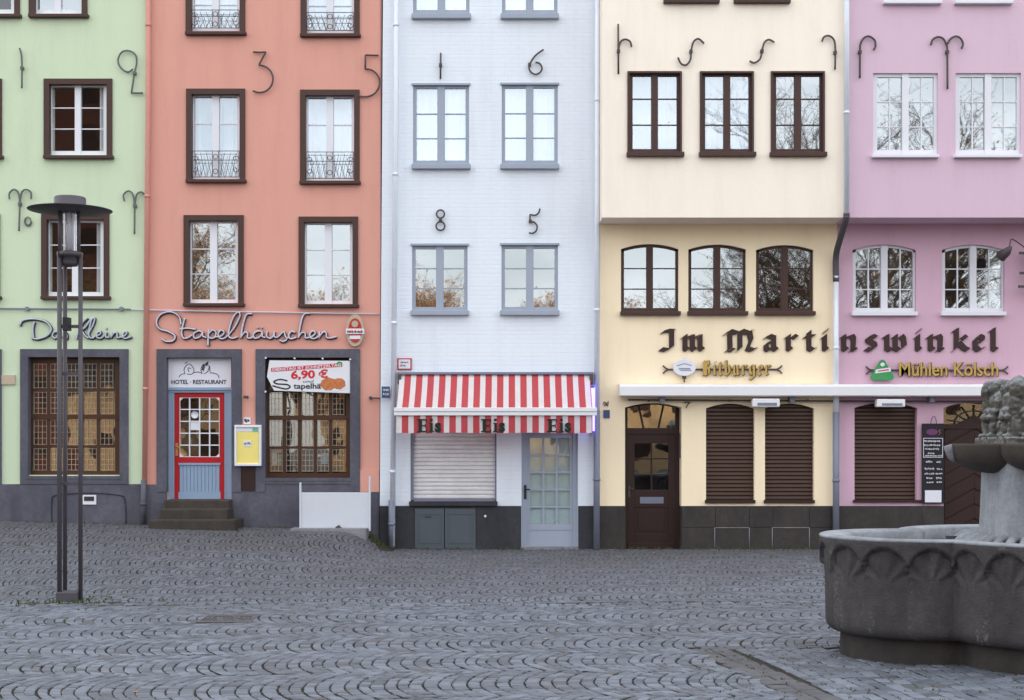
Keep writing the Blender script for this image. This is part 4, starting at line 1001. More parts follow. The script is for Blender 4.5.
DAS = [[(105, 132), (122, 106), (178, 98), (238, 112), (266, 150), (244, 184), (196, 200), (166, 194)], [(180, 112), (172, 150), (176, 196)],
 [(304, 166), (282, 164), (272, 184), (288, 196), (304, 176), (310, 192)], [(322, 190), (334, 166), (346, 180), (344, 198), (326, 198)],
 [(452, 92), (424, 120), (398, 180), (396, 200)], [(470, 96), (440, 140), (420, 152)], [(420, 152), (436, 180), (456, 196)],
 [(452, 180), (478, 130), (488, 96), (474, 100), (462, 140), (458, 184), (474, 196), (492, 186)],
 [(492, 186), (516, 176), (516, 162), (500, 170), (500, 192), (520, 196), (538, 180)], [(546, 164), (544, 190), (562, 192)], [(546, 146), (549, 144)],
 [(572, 166), (572, 196)], [(572, 188), (590, 168), (602, 172), (602, 192), (618, 192)], [(618, 192), (640, 184), (652, 168), (640, 164), (630, 184), (642, 198), (676, 188)]]
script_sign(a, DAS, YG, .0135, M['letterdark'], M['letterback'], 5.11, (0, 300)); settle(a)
# big blackletter
a = empty('shop_sign', 'large dark gothic letters reading Im Martinswinkel across cream and pink houses', 'sign', (WX(830, YF), YF, 3.7))
items = [('I', 661.5, 676), ('m', 683, 705), ('M', 725.5, 757), ('a', 764, 779), ('r', 786, 798), ('t', 805, 816), ('i', 822, 829), ('n', 841.5, 858), ('s', 865, 878), ('w', 884, 907), ('i', 915, 922), ('n', 928, 945), ('k', 953, 970), ('e', 973, 985.5), ('l', 990, 998)]
for it in items: blackletter(a, [it], 350.5, 15, YF, M['blackletter'], .43, 38, 'letter')
settle(a)
# small beer signs
def rod_sign(lab, x0, x1, y, Y):
    a = empty('beer_sign', lab, 'sign', (WX((x0+x1)/2, Y), Y, WZ(y+8, Y))); m = MB(); Yr = Y-.03
    P = lambda x, y: (WX(x, Yr), Yr, WZ(y, Yr))
    m.tube([P(x0+5, y), P(x1-5, y)], .017, 6)
    for s, x in ((1, x0), (-1, x1)):
        m.tube(smooth_path([P(x, y-4), P(x+2.5*s, y-1.5), P(x+6*s, y)], 4), .014, 6); m.tube(smooth_path([P(x, y+4), P(x+2.5*s, y+1.5), P(x+6*s, y)], 4), .014, 6)
    m.build('rod', M['iron'], a); return a
a = rod_sign('gold gothic Bitburger beer sign on a forked rod with white oval', 663, 782, 369.5, YF)
m = MB(); Ys = YF-.1; c = (WX(684.5, Ys), WZ(367.5, Ys))
m.prism([(c[0]+.2*math.cos(t*math.pi/14), c[1]+.148*math.sin(t*math.pi/14)) for t in range(28)], Ys, Ys+.06); ov = m.build('oval_shield', M['sign_white'], a, bevel=.01)
m = MB(); m.box(c[0]-.1, c[0]+.1, Ys-.006, Ys, c[1]-.03, c[1]-.012); m.box(c[0]-.07, c[0]+.12, Ys-.006, Ys, c[1]-.055, c[1]-.045); m.tube([(c[0]-.13, Ys-.003, c[1]+.03), (c[0], Ys-.003, c[1]+.07), (c[0]+.12, Ys-.003, c[1]+.035)], .006, 4); m.build('lettering', M['zincdk'], ov)
m = MB(); m.box(c[0]-.035, c[0]+.035, Ys+.02, Ys+.05, c[1]-.2, c[1]-.14); m.box(c[0]-.012, c[0]+.012, Ys+.02, Ys+.05, c[1]-.26, c[1]-.2); m.build('pendant', M['goldback'], a)
m = MB(); m.lathe([(.0, .19), (.035, .17), (.03, .14)], (c[0], Ys+.03, c[1]), 10); m.build('finial', M['sign_white'], a)
bi = [('B', 702.5, 711.5), ('i', 713, 717), ('t', 718, 723), ('b', 724.5, 731), ('u', 733, 740), ('r', 741.5, 747.5), ('g', 749, 756), ('e', 757.5, 763.5), ('r', 765, 771)]
blackletter(a, bi, 375, 10.2, YF-.06, M['gold'], .25, 40, 'lettering', .012)
blackletter(a, [(g_, x0+.7, x1+.7) for g_, x0, x1 in bi], 375.7, 10.2, YF-.045, M['goldback'], .33, 40, 'lettering_back', .004); settle(a)
a = rod_sign('gold Mühlen Kölsch beer sign on a forked rod with green triangle', 866, 1008, 370.3, YF)
m = MB(); Ys = YF-.09
def tri(cx, cy, w, hh, rr): 
    out = []
    for (x, y, a0) in ((cx, cy-hh+rr, 90), (cx-w+rr, cy+hh-rr, 210), (cx+w-rr, cy+hh-rr, 330)):
        for k in range(-3, 4): t = R(a0+k*20); out.append((WX(x+rr*math.cos(t), Ys), WZ(y-rr*math.sin(t), Ys)))
    return out
m.prism(tri(882.7, 369.8, 11.5, 10.2, 3), Ys, Ys+.05); tr_ = m.build('triangle_shield', M['greenlogo'], a, bevel=.006)
m = MB(); m.prism([(WX(x, Ys), WZ(y, Ys)) for x, y in ((875, 373.5), (876, 369.5), (890, 367.5), (891, 371.5))], Ys-.008, Ys); m.prism([(WX(882.5+2.2*math.cos(t*.7), Ys), WZ(364.5-2*math.sin(t*.7), Ys)) for t in range(9)], Ys-.007, Ys); m.build('emblem', M['sign_white'], tr_)
m = MB(); m.prism([(WX(x, Ys), WZ(y, Ys)) for x, y in ((877.5, 371.8), (878, 370.6), (888.5, 369), (889, 370.3))], Ys-.011, Ys-.006); m.build('emblem_lettering', M['redtext'], tr_)
text(a, 'Mühlen Kölsch', 899, 998, 362, 376, YF-.06, M['gold'], 'lettering', .008, .012)
text(a, 'Mühlen Kölsch', 899.5, 998.8, 362.3, 376.8, YF-.045, M['goldback'], 'lettering_back', .03, .004); settle(a)
# oval brewery emblem on coral wall
a = empty('beer_sign', 'small upright oval red and gold brewery emblem on the coral wall', 'sign', (WX(355, YC_), YC_, 3.5))
Ys = YC_-.08
def oval(cx, cy, rx, ry, Y0, Y1, mat, name, par, bev=0):
    m = MB(); m.prism([(WX(cx, Y0)+rx*math.cos(t*math.pi/16), WZ(cy, Y0)+ry*math.sin(t*math.pi/16)) for t in range(32)], Y0, Y1); return m.build(name, mat, par, bevel=bev)
oval(355, 330.5, .16, .285, Ys, YC_, M['beige'], 'backing', a, .01); oval(355, 330.5, .118, .215, Ys-.01, Ys, M['redenamel'], 'field', a)
m = MB(); m.pb(345.8, 328.6, 364.2, 334, Ys-.022, Ys-.002); m.build('name_band', M['sign_white'], a)
scribble(a, 347.3, 362.7, 330, 333, Ys-.023, M['redtext'], 'lettering', .009); m = MB(); m.pb(349.5, 335.6, 360.5, 339, Ys-.014, Ys-.002); m.build('lower_band', M['sign_white'], a)
m = MB(); m.prism([(WX(355, Ys)+.06*math.cos(t*.6), WZ(324, Ys)+.06*math.sin(t*.6)) for t in range(10)], Ys-.02, Ys-.005); m.build('crest', M['beige'], a); settle(a)
# hotel panel
a = empty('hotel_sign', 'white Hotel Restaurant panel above the red door', 'sign', (WX(199, YC_), YC_+.1, 2.9))
Yd = YC_+.1; m = MB(); m.pb(167, 358.2, 231, 387.4, Yd, Yd+.04); m.build('panel', M['sign_white'], a)
text(a, 'HOTEL · RESTAURANT', 171.5, 226.5, 379.8, 384, Yd-.001, M['black'], 'lettering', .012)
m = MB(); P = lambda x, y: (WX(x, Yd), Yd-.004, WZ(y, Yd)); r_ = .006
for s in ([(179, 377), (181, 374.5), (185, 373.5)], [(185, 374), (184, 370), (185.5, 366.5), (189, 364), (193, 367), (194, 371), (192, 374), (187, 374)], [(185, 363.5), (187.5, 361.8)], [(189, 372), (188, 368), (191, 368.5)], [(194, 372.5), (198, 372), (202, 373)], [(202, 374), (201, 369), (203, 364.5)], [(203.5, 371), (206, 363), (208.5, 366)], [(204, 374), (208, 371), (209.5, 366), (210, 372)], [(210, 373), (214, 373), (218, 375), (219, 378)]):
    m.tube(smooth_path([P(*q) for q in s], 4) if len(s) > 2 else [P(*q) for q in s], r_, 5)
m.tube([P(202.5, 370), P(204, 364)], .014, 5); m.tube([P(206, 365.5), P(208, 362)], .014, 5); m.build('ornament', M['letterback'], a); settle(a)
# banner
a = empty('banner', 'white vinyl banner advertising schnitzel for 6,90 euro across the window top', 'banner', (WX(308, YC_), YC_, 2.9))
Yb_ = YC_-.03; m = MB()
pts = [(269.5, 360.3), (350.3, 360.8), (350, 393.2), (274, 390.6), (267, 376.8)]
m.prism([(WX(x, Yb_), WZ(y, Yb_)) for x, y in pts], Yb_, Yb_+.004); m.build('sheet', M['banner'], a)
for x, y in ((266.2, 357.8), (295, 358.3), (323, 358.5), (350.5, 359.2), (266, 391.5)):
    m = MB(); m.lathe([(0, 0), (.02, 0), (.02, .01)], (0, 0, 0), 8); o = m.build('eyelet', M['zinc'], a); o.rotation_euler = (R(90), 0, 0); o.location = (WX(x, Yb_-.01), Yb_-.05, WZ(y, Yb_-.01))
m = MB(); m.prism([(WX(x, Yb_), WZ(y, Yb_)) for x, y in ((271, 368), (342, 363), (342.5, 366.6), (271.3, 371.8))], Yb_-.004, Yb_); m.build('red_strip', M['redtext'], a)
text(a, 'DIENSTAG IST SCHNITZELTAG', 272.5, 341, 368.4, 371.2, Yb_-.0045, M['sign_white'], 'lettering', .02, .003, slope=.07)
text(a, '6,90 €', 291, 328, 370.2, 378.6, Yb_-.001, M['redtext'], 'lettering', .035, .003, slope=.03)
text(a, 'und', 303, 314, 380, 382.6, Yb_-.001, M['black'], 'lettering', .0, .003, shear=.3)
text(a, 'tapelhä', 293.5, 321, 383.2, 388.6, Yb_-.001, M['black'], 'lettering', .02, .003)
m = MB(); P = lambda x, y: (WX(x, Yb_), Yb_-.003, WZ(y, Yb_))
m.tube(smooth_path([P(*q) for q in ((287.5, 380.8), (280, 379.3), (274, 381.5), (277, 383.8), (287, 384.6), (290, 387), (285, 388.8), (272.5, 385.6))], 4), .014, 5, flat=.3); m.build('lettering', M['black'], a)
def blob(cx, cy, rx, ry, mat, name, e):
    m = MB(); rg = random.Random(int(cx)); m.prism([(WX(cx, Yb_)+rx/56.9*math.cos(t*math.pi/10)*rg.uniform(.88, 1.08), WZ(cy, Yb_)+ry/56.9*math.sin(t*math.pi/10)*rg.uniform(.88, 1.08)) for t in range(20)], Yb_-e, Yb_-.0005); m.build(name, mat, a)
blob(335, 383.5, 14.5, 8, M['sign_white'], 'printed_plate', .003); blob(328.5, 384, 8.3, 6.4, M['food'], 'printed_schnitzel', .005); blob(338.5, 383.8, 7.3, 5.6, M['food'], 'printed_schnitzel', .0065)
blob(339.5, 363.5, 3, 2, M['greenlogo'], 'printed_garnish', .0052); settle(a)
# menu case
a = empty('menu_case', 'white framed yellow menu case right of the red door', 'sign', (WX(247.5, YC_), YC_, 1.5))
Ym = YC_-.14; m = MB(); m.pb(234.3, 425, 261, 427.5, Ym, YC_-.01); m.pb(234.3, 463.5, 261, 466, Ym, YC_-.01); m.pb(234.3, 427.5, 236.3, 463.5, Ym, YC_-.01); m.pb(259, 427.5, 261, 463.5, Ym, YC_-.01); m.build('case', M['sash_white'], a, bevel=.008)
m = MB(); m.pb(236.3, 427.5, 259, 463.5, Ym+.03, Ym+.04); m.build('poster', M['yellow'], a)
m = MB(); m.pb(236.3, 427.5, 259, 431.5, Ym+.024, Ym+.03); m.pb(243.5, 440.5, 251, 446.5, Ym+.024, Ym+.03); m.build('poster_print', M['sign_white'], a)
m = MB(); m.pb(252.5, 427.8, 258, 431.3, Ym+.02, Ym+.024); m.build('poster_logo', M['teal'], a)
scribble(a, 244.3, 250.3, 442.2, 444.8, Ym+.0235, M['letterback'], 'print', .005); settle(a)
# blue house plates and red-rimmed notice
for lab, x0, y0, x1, y1, Y, t in (('small dark blue street number plate at the left corner of the white house', 381.6, 386.5, 389.8, 398, YF, '25'),):
    a = empty('number_plate', lab, 'sign', (WX(x0, Y), Y, WZ(y1, Y))); m = MB(); m.pb(x0, y0, x1, y1, Y-.17, Y-.15); m.build('plate', M['blueplate'], a); scribble(a, x0+1.8, x1-1.6, y0+1.8, y0+5, Y-.171, M['sign_white'], 'digits', .011); scribble(a, x0+1.8, x1-1.6, y0+6.5, y1-2, Y-.171, M['sign_white'], 'digits', .011)
    m = MB(); m.pb(x0+3, y0+2, x0+5, y1-2, Y-.15, Y-.0); m.build('mount', M['zincdk'], a); settle(a)
a = empty('notice_sign', 'small white notice with red border above the awning corner', 'sign', (WX(404, YF), YF, 2.7))
m = MB(); m.pb(397.3, 358.2, 411.6, 369.8, YF-.03, YF-.001); m.build('border', M['redenamel'], a); m = MB(); m.pb(398.6, 359.4, 410.3, 368.6, YF-.034, YF-.02); m.build('panel', M['sign_white'], a)
scribble(a, 401, 408, 361.4, 363, YF-.035, M['letterback'], 'writing', .006); scribble(a, 400.5, 406, 364.6, 366.4, YF-.035, M['redtext'], 'writing', .006); settle(a)
# wrought sign at right edge
a = empty('wall_floodlight', 'small dark floodlight on a thin arm beside the right arched window', 'light', (WX(1008, YF), YF, 5.2))
m = MB(); P = lambda x, y, d: (WX(x, YF-d), YF-d, WZ(y, YF-d))
m.tube(smooth_path([P(1042, 262, 0), P(1024, 247, .3), P(1013, 239.5, .5), P(1010.5, 241, .55), P(1009, 250, .55)], 5), .012, 6); m.build('arm', M['iron'], a)
m = MB(); c = Vector(P(1007, 251.5, .55)); dv = Vector((-.07, .12, -.07)); m.tube([c-dv*.6+Vector((0, 0, .03)), c, c+dv], [.03, .075, .1], 10); m.build('lamp_head', M['iron'], a); settle(a)
a = empty('wrought_iron_sign', 'dark wrought iron hanging sign bracket cut by the right photo edge', 'sign', (WX(1040, YF), YF, 4.6))
m = MB(); P = lambda x, y: (WX(x, YF-.3), YF-.3, WZ(y, YF-.3))
for y, x in ((253, 1019.5), (273, 1020), (286.5, 1018.5)): m.pb(x, y-1.3, 1044, y+1.3, YF-.3, YF-.27)
m.pb(1040, 246, 1042, 292, YF-.3, YF-.0); m.build('bracket', M['iron'], a); settle(a)
# chalkboard
a = empty('chalkboard', 'tall black chalkboard menu hanging between shutter and chevron door', 'sign', (WX(933, YF), YF, .85))
Yk = YF-.08; m = MB(); m.pb(922, 423.5, 944, 503.5, Yk, Yk+.03); m.build('board', M['chalk'], a, bevel=.004)
m = MB(); P = lambda x, y, d=0: (WX(x, Yk), Yk+.01-d, WZ(y, Yk)); m.tube(smooth_path([P(931, 425), P(931.5, 420), (P(934, 416.3)), P(936, 419), P(937, 426)], 4), .007, 5); m.tube([P(924, 503), P(924, 523)], .005, 5); m.build('cord', M['iron'], a)
m = MB(); m.prism([(WX(932, Yk)+.105*math.cos(t*math.pi/10), WZ(432, Yk)+.055*math.sin(t*math.pi/10)) for t in range(20)], Yk-.004, Yk); m.build('printed_emblem', M['purple'], a)
m = MB(); m.tube([(WX(x, Yk), Yk-.004, WZ(y, Yk)) for x, y in ((940.5, 430), (938.5, 431), (940.5, 433), (938.3, 435))], .007, 4); m.build('printed_mark', M['food'], a)
m = MB(); m.pb(923.5, 438, 942.8, 438.5, Yk-.003, Yk); m.pb(923.5, 457, 942.8, 457.5, Yk-.003, Yk); m.pb(923.3, 438, 923.8, 457.5, Yk-.0035, Yk); m.pb(942.4, 438, 942.9, 457.5, Yk-.0035, Yk); m.build('chalk_border', M['sign_white'], a)
lines = [(924.5, 941, 440, 442.6, 'Kölsche Küche'), (924.5, 940, 444, 446.6, 'Hausgemacht'), (925, 938.5, 448, 450.4, 'frisch + gut'), (928, 934, 452, 454.6, 'Zu'), (925.5, 941.5, 455, 456.8, 'jeder Tageszeit'), (926, 932.5, 460.5, 463.4, 'Suppe'), (937, 941.5, 461, 463.4, '4,80'), (925, 934, 467.5, 470.4, 'Halver'), (937, 942, 467.8, 470.4, '5,20'), (924.5, 934, 472.6, 475, 'Schnitzel'), (936, 942, 472.6, 475, '9,80'), (927, 932, 477, 479.4, 'Haxe'), (936.5, 942, 477, 479.4, '9,50'), (927, 933, 481.5, 483.4, 'Eis'), (937, 942, 481.2, 483.4, '3,50')]
for x0, x1, ya, yb, t in lines: scribble(a, x0, x1, ya+.3, yb-.2, Yk-.001, M['sign_white'], 'chalk_writing', .011)
m = MB(); m.pb(925, 490.3, 941.5, 502.3, Yk-.006, Yk-.001); m.build('paper', M['sign_white'], a)
settle(a)
# white flood barrier leaning on the plinth
a = empty('white_barrier', 'low white panel between two thin posts in front of the coral house', 'barrier', (WX(335, 24.6), 24.6, .3))
Yw = 24.6; m = MB(); m.pb(300, 492.5, 369.5, 529, Yw, Yw+.06); m.build('panel', M['barrier'], a, bevel=.006)
for x, y in ((300.2, 482.5), (369.6, 476)):
    m = MB(); m.pb(x-.8, y, x+.8, 531, Yw-.02, Yw+.07); m.build('post', M['barrier'], a)
m = MB(); m.pb(290, 528.6, 366, 543, 24.35, Yw+.3); m.build('base_slab', M['slab'], a, bevel=.01)
m = MB(); m.tube([(WX(337, 24.5), 24.42, WZ(527.5, 24.5)), (WX(341, 24.5), 24.5, WZ(529, 24.5)), (WX(338, 24.5), 24.55, WZ(526.5, 24.5))], .03, 7); m.build('padlock', M['iron'], a); settle(a)
rg = random.Random(21); m = MB()
for _ in range(46):
    x, y = rg.uniform(-5.5, 6), rg.uniform(10, 24.6); z = gh(x, y)+.006; t = rg.random()*6.28; l = rg.uniform(.012, .035)
    m.quad((x, y, z), (x+l*math.cos(t), y+l*math.sin(t), z+.004), (x+l*math.cos(t)-l*.5*math.sin(t), y+l*math.sin(t)+l*.5*math.cos(t), z+.008), (x-l*.5*math.sin(t), y+l*.5*math.cos(t), z+.003))
tag(m.build('litter', M['leaf']), 'tiny dry leaves and scraps scattered on the cobbles', 'litter', None, 'stuff')
# litter / drain in the ground
a = empty('drain_cover', 'low rectangular drain cover set in the cobbles left of centre', 'drain cover', (WX(228, 14.9), 14.9, 0))
m = MB(); m.box(WX(202, 14.9), WX(256, 14.9), 14.6, 14.72, -.02, .018); m.box(WX(202, 14.9), WX(256, 14.9), 15.12, 15.24, -.02, .018); 
for k in range(14): x = WX(202, 14.9)+k*.04; m.box(x, x+.022, 14.72, 15.12, -.03, .014)
m.build('grate', M['drain'], a); settle(a)

# ------------------------------------------------------------------ street lamp
YL = 16.8; XL = WX(70, YL)
a = empty('street_lamp', 'tall dark street lamp with wide round metal shade and three posts', 'street lamp', (XL, YL, 0))
s_ = F/YL; zz = lambda py: EYE+(HZ-py)/s_
posts = [(WX(59.5, YL-.08), YL-.08), (WX(65, YL+.12), YL+.12), (WX(80.5, YL-.02), YL-.02)]
m = MB()
for (x, y), rr in zip(posts, (.028, .026, .026)):
    m = MB(); m.tube([(x, y, -.05), (x, y, zz(255))], rr, 12); m.build('post', M['lampmetal'], a)
for x in ((posts[0][0]+.01, posts[0][1]), (posts[2][0]-.015, posts[2][1])):
    m = MB(); m.tube([(x[0], x[1]-.02, zz(258)), (x[0], x[1]-.02, zz(207))], .022, 10); m.build('shade_support', M['lampmetal'], a)
m = MB(); m.box(XL-.135, XL+.115, YL-.12, YL+.12, -.05, zz(591)); m.build('base', M['lampmetal'], a, bevel=.015)
for y, h_ in ((372, 3.5), (482, 3), (325, 3)):
    m = MB(); m.box(posts[1][0]-.02, posts[2][0], YL-.03, YL+.03, zz(y+h_), zz(y)); m.build('crossbar', M['lampmetal'], a)
m = MB(); m.box(posts[0][0]+.04, posts[0][0]+.11, YL-.1, YL+.02, zz(331), zz(318)); m.build('junction_box', M['black'], a)
m = MB(); C = (XL, YL, 0); m.lathe([(0, zz(266)), (.085, zz(266)), (.10, zz(263)), (.105, zz(257)), (.15, zz(256.5)), (.15, zz(252.5)), (.11, zz(251.5)), (0, zz(251.5))], C, 32); m.build('lamp_base', M['lampmetal'], a)
m = MB(); m.lathe([(.115, zz(251.5)), (.118, zz(206))], C, 32); m.build('lamp_glass', M['lampglass'], a)
m = MB()
for k in range(10): t = k*math.pi/5; m.tube([(XL+.105*math.cos(t), YL+.105*math.sin(t), zz(251)), (XL+.105*math.cos(t), YL+.105*math.sin(t), zz(209))], .006, 5)
m.build('glass_ribs', M['letter'], a)
m = MB(); m.lathe([(0, zz(250)), (.045, zz(250)), (.045, zz(212)), (0, zz(211))], C, 16); m.build('bulb', M['sash_white'], a)
m = MB(); m.lathe([(0, zz(212)), (.12, zz(212.6)), (.3, zz(212)), (.48, zz(210.6)), (.488, zz(210)), (.44, zz(209.4)), (.185, zz(208.6)), (.182, zz(198.2)), (.172, zz(197.2)), (0, zz(197))], C, 48); m.build('lamp_shade', M['lampmetal'], a)
settle(a)

# ------------------------------------------------------------------ fountain
FC = (4.6, 12.57); PC = (4.70, 12.57)
LOB = [((3.58, 12.57), .80), ((4.6, 12.06), .98), ((5.62, 12.57), .80), ((4.6, 13.08), .98)]
def outline(d, n=560):
    """outer outline of the union of the four lobes, grown by d, as points by angle"""
    out = []
    for i in range(n):
        t = 2*math.pi*i/n; dx, dy = math.cos(t), math.sin(t); best = 0
        for (cx, cy), r in LOB:
            ox, oy = FC[0]-cx, FC[1]-cy; b = ox*dx+oy*dy; c = ox*ox+oy*oy-(r+d)**2; disc = b*b-c
            if disc > 0: best = max(best, -b+math.sqrt(disc))
        out.append((FC[0]+dx*best, FC[1]+dy*best))
    return out
def fountain():
    a = empty('fountain', 'large dark stone fountain with lobed basin and carved figures on a pillar', 'fountain', (FC[0], FC[1], 0))
    ZR = 1.045; N = 900; base = outline(0, N)
    # arc length and normals
    S = [0]; 
    for i in range(N): S.append(S[-1]+math.dist(base[i], base[(i+1) % N]))
    per = S[-1]
    nor = []
    for i in range(N):
        p, q = base[i-1], base[(i+1) % N]; dx, dy = q[0]-p[0], q[1]-p[1]; L = math.hypot(dx, dy) or 1; nor.append((dy/L, -dx/L))
    # folds: restart the arches at each fold
    fold = []
    own = []
    for i in range(N):
        p = base[i]; own.append(min(range(4), key=lambda k: abs(math.dist(p, LOB[k][0])-LOB[k][1])))
    starts = [i for i in range(N) if own[i] != own[i-1]]
    uu = [0.0]*N
    for si, st in enumerate(starts):
        en = starts[(si+1) % len(starts)]; idx = []; i = st
        while i != en: idx.append(i); i = (i+1) % N
        L = sum(math.dist(base[j], base[(j+1) % N]) for j in idx); na = max(1, round(L/.37)); acc = 0
        for j in idx: uu[j] = (acc/L*na) % 1.0 if acc/L*na < na-1e-6 else .999; acc += math.dist(base[j], base[(j+1) % N])
    zs = [.20, .205, .22, .25, .29] + [.29+.06*k for k in range(1, 8)]+[.72+.008*k for k in range(0, 28)]+[.955, .98, 1.0] + [1.02, 1.035]
    rows = []
    rng = random.Random(4)
    for z in zs:
        row = []
        for i in range(N):
            u = uu[i]*2-1; x = abs(u)
            # arch underside of the projecting band
            az = .785+.175*math.sqrt(max(0, 1-(x/.96)**2)) if x < .96 else .775
            d = 0.0
            if z > az: d = .045*min(1, .55+(z-az)*30)
            elif z > .60:
                ang = math.atan2(z-.66, u*.18+1e-6); rr = math.hypot(z-.66, u*.18); fade = max(0, min(1, (z-.62)/.12))
                d = .009*math.sin(ang*10)*fade*min(1, rr*7)
            if z < .29: t = (.29-z)/.09; d -= .09*(1-math.sqrt(max(0, 1-t*t)))
            d += (1.0-z)*-.012
            if z > 1.03: d -= .008
            row.append((base[i][0]+nor[i][0]*d, base[i][1]+nor[i][1]*d, z))
        rows.append(row)
    m = MB()
    for r_ in rows: m.v += r_
    for k in range(len(zs)-1):
        for i in range(N): i2 = (i+1) % N; m.f.append((k*N+i, k*N+i2, (k+1)*N+i2, (k+1)*N+i)); m.sm.append(True)
    m.build('basin_wall', M['fount'], a)
    # rim: rounded top
    m = MB(); prof = [(.043, 1.026), (.048, 1.034), (.044, 1.044), (.03, 1.05), (-.06, 1.052), (-.15, 1.046), (-.19, 1.03), (-.2, .93), (-.2, .8)]
    n = 360; rings = []
    for d, z in prof:
        b = outline(d, n); m.v += [(x, y, z) for x, y in b]
    for k in range(len(prof)-1):
        for i in range(n): i2 = (i+1) % n; m.f.append((k*n+i, k*n+i2, (k+1)*n+i2, (k+1)*n+i)); m.sm.append(True)
    m.build('basin_rim', M['fountrim'], a)
    m = MB(); b = outline(-.19, 200); m.poly([(x, y, .93) for x, y in b]); m.build('water', M['water'], a)
    m = MB(); n = 360
    fp = [(-.3, .22), (-.145, .215), (-.14, .2), (-.135, .05), (-.13, -.1)]
    for d, z in fp: m.v += [(x, y, z) for x, y in outline(d, n)]
    for k in range(len(fp)-1):
        for i in range(n): i2 = (i+1) % n; m.f.append((k*n+i, k*n+i2, (k+1)*n+i2, (k+1)*n+i)); m.sm.append(True)
    m.build('foot', M['founfoot'], a)
    # grate on the water edge
    m = MB(); gx, gy = WX(948, 12.9), 12.95
    for k in range(8): m.box(gx+k*.016, gx+k*.016+.008, gy, gy+.02, .93, 1.0)
    m.box(gx-.004, gx+.13, gy-.004, gy+.024, 1.0, 1.008); m.build('overflow_grate', M['drain'], a)
    # pillar: square with chamfered corners, flared slightly
    m = MB()
    prof = [(.55, .90), (.50, .98), (.485, 1.02), (.475, 1.2), (.465, 1.5), (.46, 1.62), (.46, 1.84)]
    n = 32
    def sq(r, z):
        out = []
        for i in range(n):
            t = 2*math.pi*(i+.5)/n; c, s = math.cos(t), math.sin(t); p = 5; k = (abs(c)**p+abs(s)**p)**(-1/p); out.append((PC[0]+r*k*c, PC[1]+r*k*s, z))
        return out
    for r, z in prof: m.v += sq(r, z)
    for k in range(len(prof)-1):
        for i in range(n): i2 = (i+1) % n; m.f.append((k*n+i, k*n+i2, (k+1)*n+i2, (k+1)*n+i)); m.sm.append(True)
    m.f.append(tuple(range((len(prof)-1)*n, len(prof)*n))); m.sm.append(False)
    m.build('pillar', M['fountrim'], a)
    # ring of ribs at the pillar foot
    m = MB(); nr = 44
    for i in range(nr):
        t = 2*math.pi*i/nr; c, s = math.cos(t), math.sin(t); k = (abs(c)**5+abs(s)**5)**(-.2)
        P = [(PC[0]+(r*k)*c, PC[1]+(r*k)*s, z) for r, z in ((.49, 1.0), (.54, 1.03), (.60, 1.02), (.66, .97), (.69, .91))]
        m.tube(smooth_path(P, 3), .038, 7)
    m.build('ribbed_collar', M['fountrim'], a)
    # side bowls
    for k, (dx, dy) in enumerate(((-1, 0), (0, -1), (1, 0), (0, 1))):
        c = (PC[0]+dx*.43-.10*abs(dy), PC[1]+dy*.45); R0 = .385 if dx else .42
        m = MB(); pr = []
        for q in range(11):
            t = q/10*math.pi/2; pr.append((R0*math.sin(t)*1.0+.0, 1.845-.02-.24*math.cos(t)**.8 if t < math.pi/2 else 1.825))
        pr += [(R0, 1.845), (R0-.03, 1.848), (R0-.06, 1.83), (R0*.5, 1.74), (0, 1.70)]
        m.lathe([(r, z) for r, z in pr], (c[0], c[1], 0), 40); m.build('side_bowl', M['bowl'], a)
    # spout at left bowl tip
    m = MB(); 
    for dx, dy in ((-1, 0), (0, -1), (1, 0), (0, 1)):
        m = MB(); cx, cy = PC[0]+dx*.43-.10*abs(dy), PC[1]+dy*.45
        P = []
        for q in range(8): t = R(84-q*11); P.append((cx+dx*(.385*math.sin(t)+.02), cy+dy*(.385*math.sin(t)+.02), 1.825-.24*math.cos(t)**.8))
        m.tube([(P[0][0]+dx*.015, P[0][1]+dy*.015, 1.832)]+P[:3], [.04, .042, .034, .02], 8); m.build('spout', M['slab'], a)
    # sculpture block: crouching figures with drapery, merged by a voxel remesh
    m = MB(); rng = random.Random(12)
    def ell(c, r, rot=0):
        i0 = len(m.v); nu, nv = 14, 9
        for j in range(nv+1):
            ph = math.pi*j/nv
            for i in range(nu):
                th = 2*math.pi*i/nu; x, y, z = r[0]*math.sin(ph)*math.cos(th), r[1]*math.sin(ph)*math.sin(th), r[2]*math.cos(ph)
                x, z = x*math.cos(rot)-z*math.sin(rot), x*math.sin(rot)+z*math.cos(rot); m.v.append((c[0]+x, c[1]+y, c[2]+z))
        for j in range(nv):
            for i in range(nu): i2 = (i+1) % nu; m.f.append((i0+j*nu+i, i0+(j+1)*nu+i, i0+(j+1)*nu+i2, i0+j*nu+i2)); m.sm.append(True)
    X, Y, Z = PC[0]+.01, PC[1], 1.845
    m.box(X-.47, X+.47, Y-.47, Y+.47, Z-.02, Z+.055)
    m.box(X-.36, X+.36, Y-.36, Y+.36, Z, Z+.44)
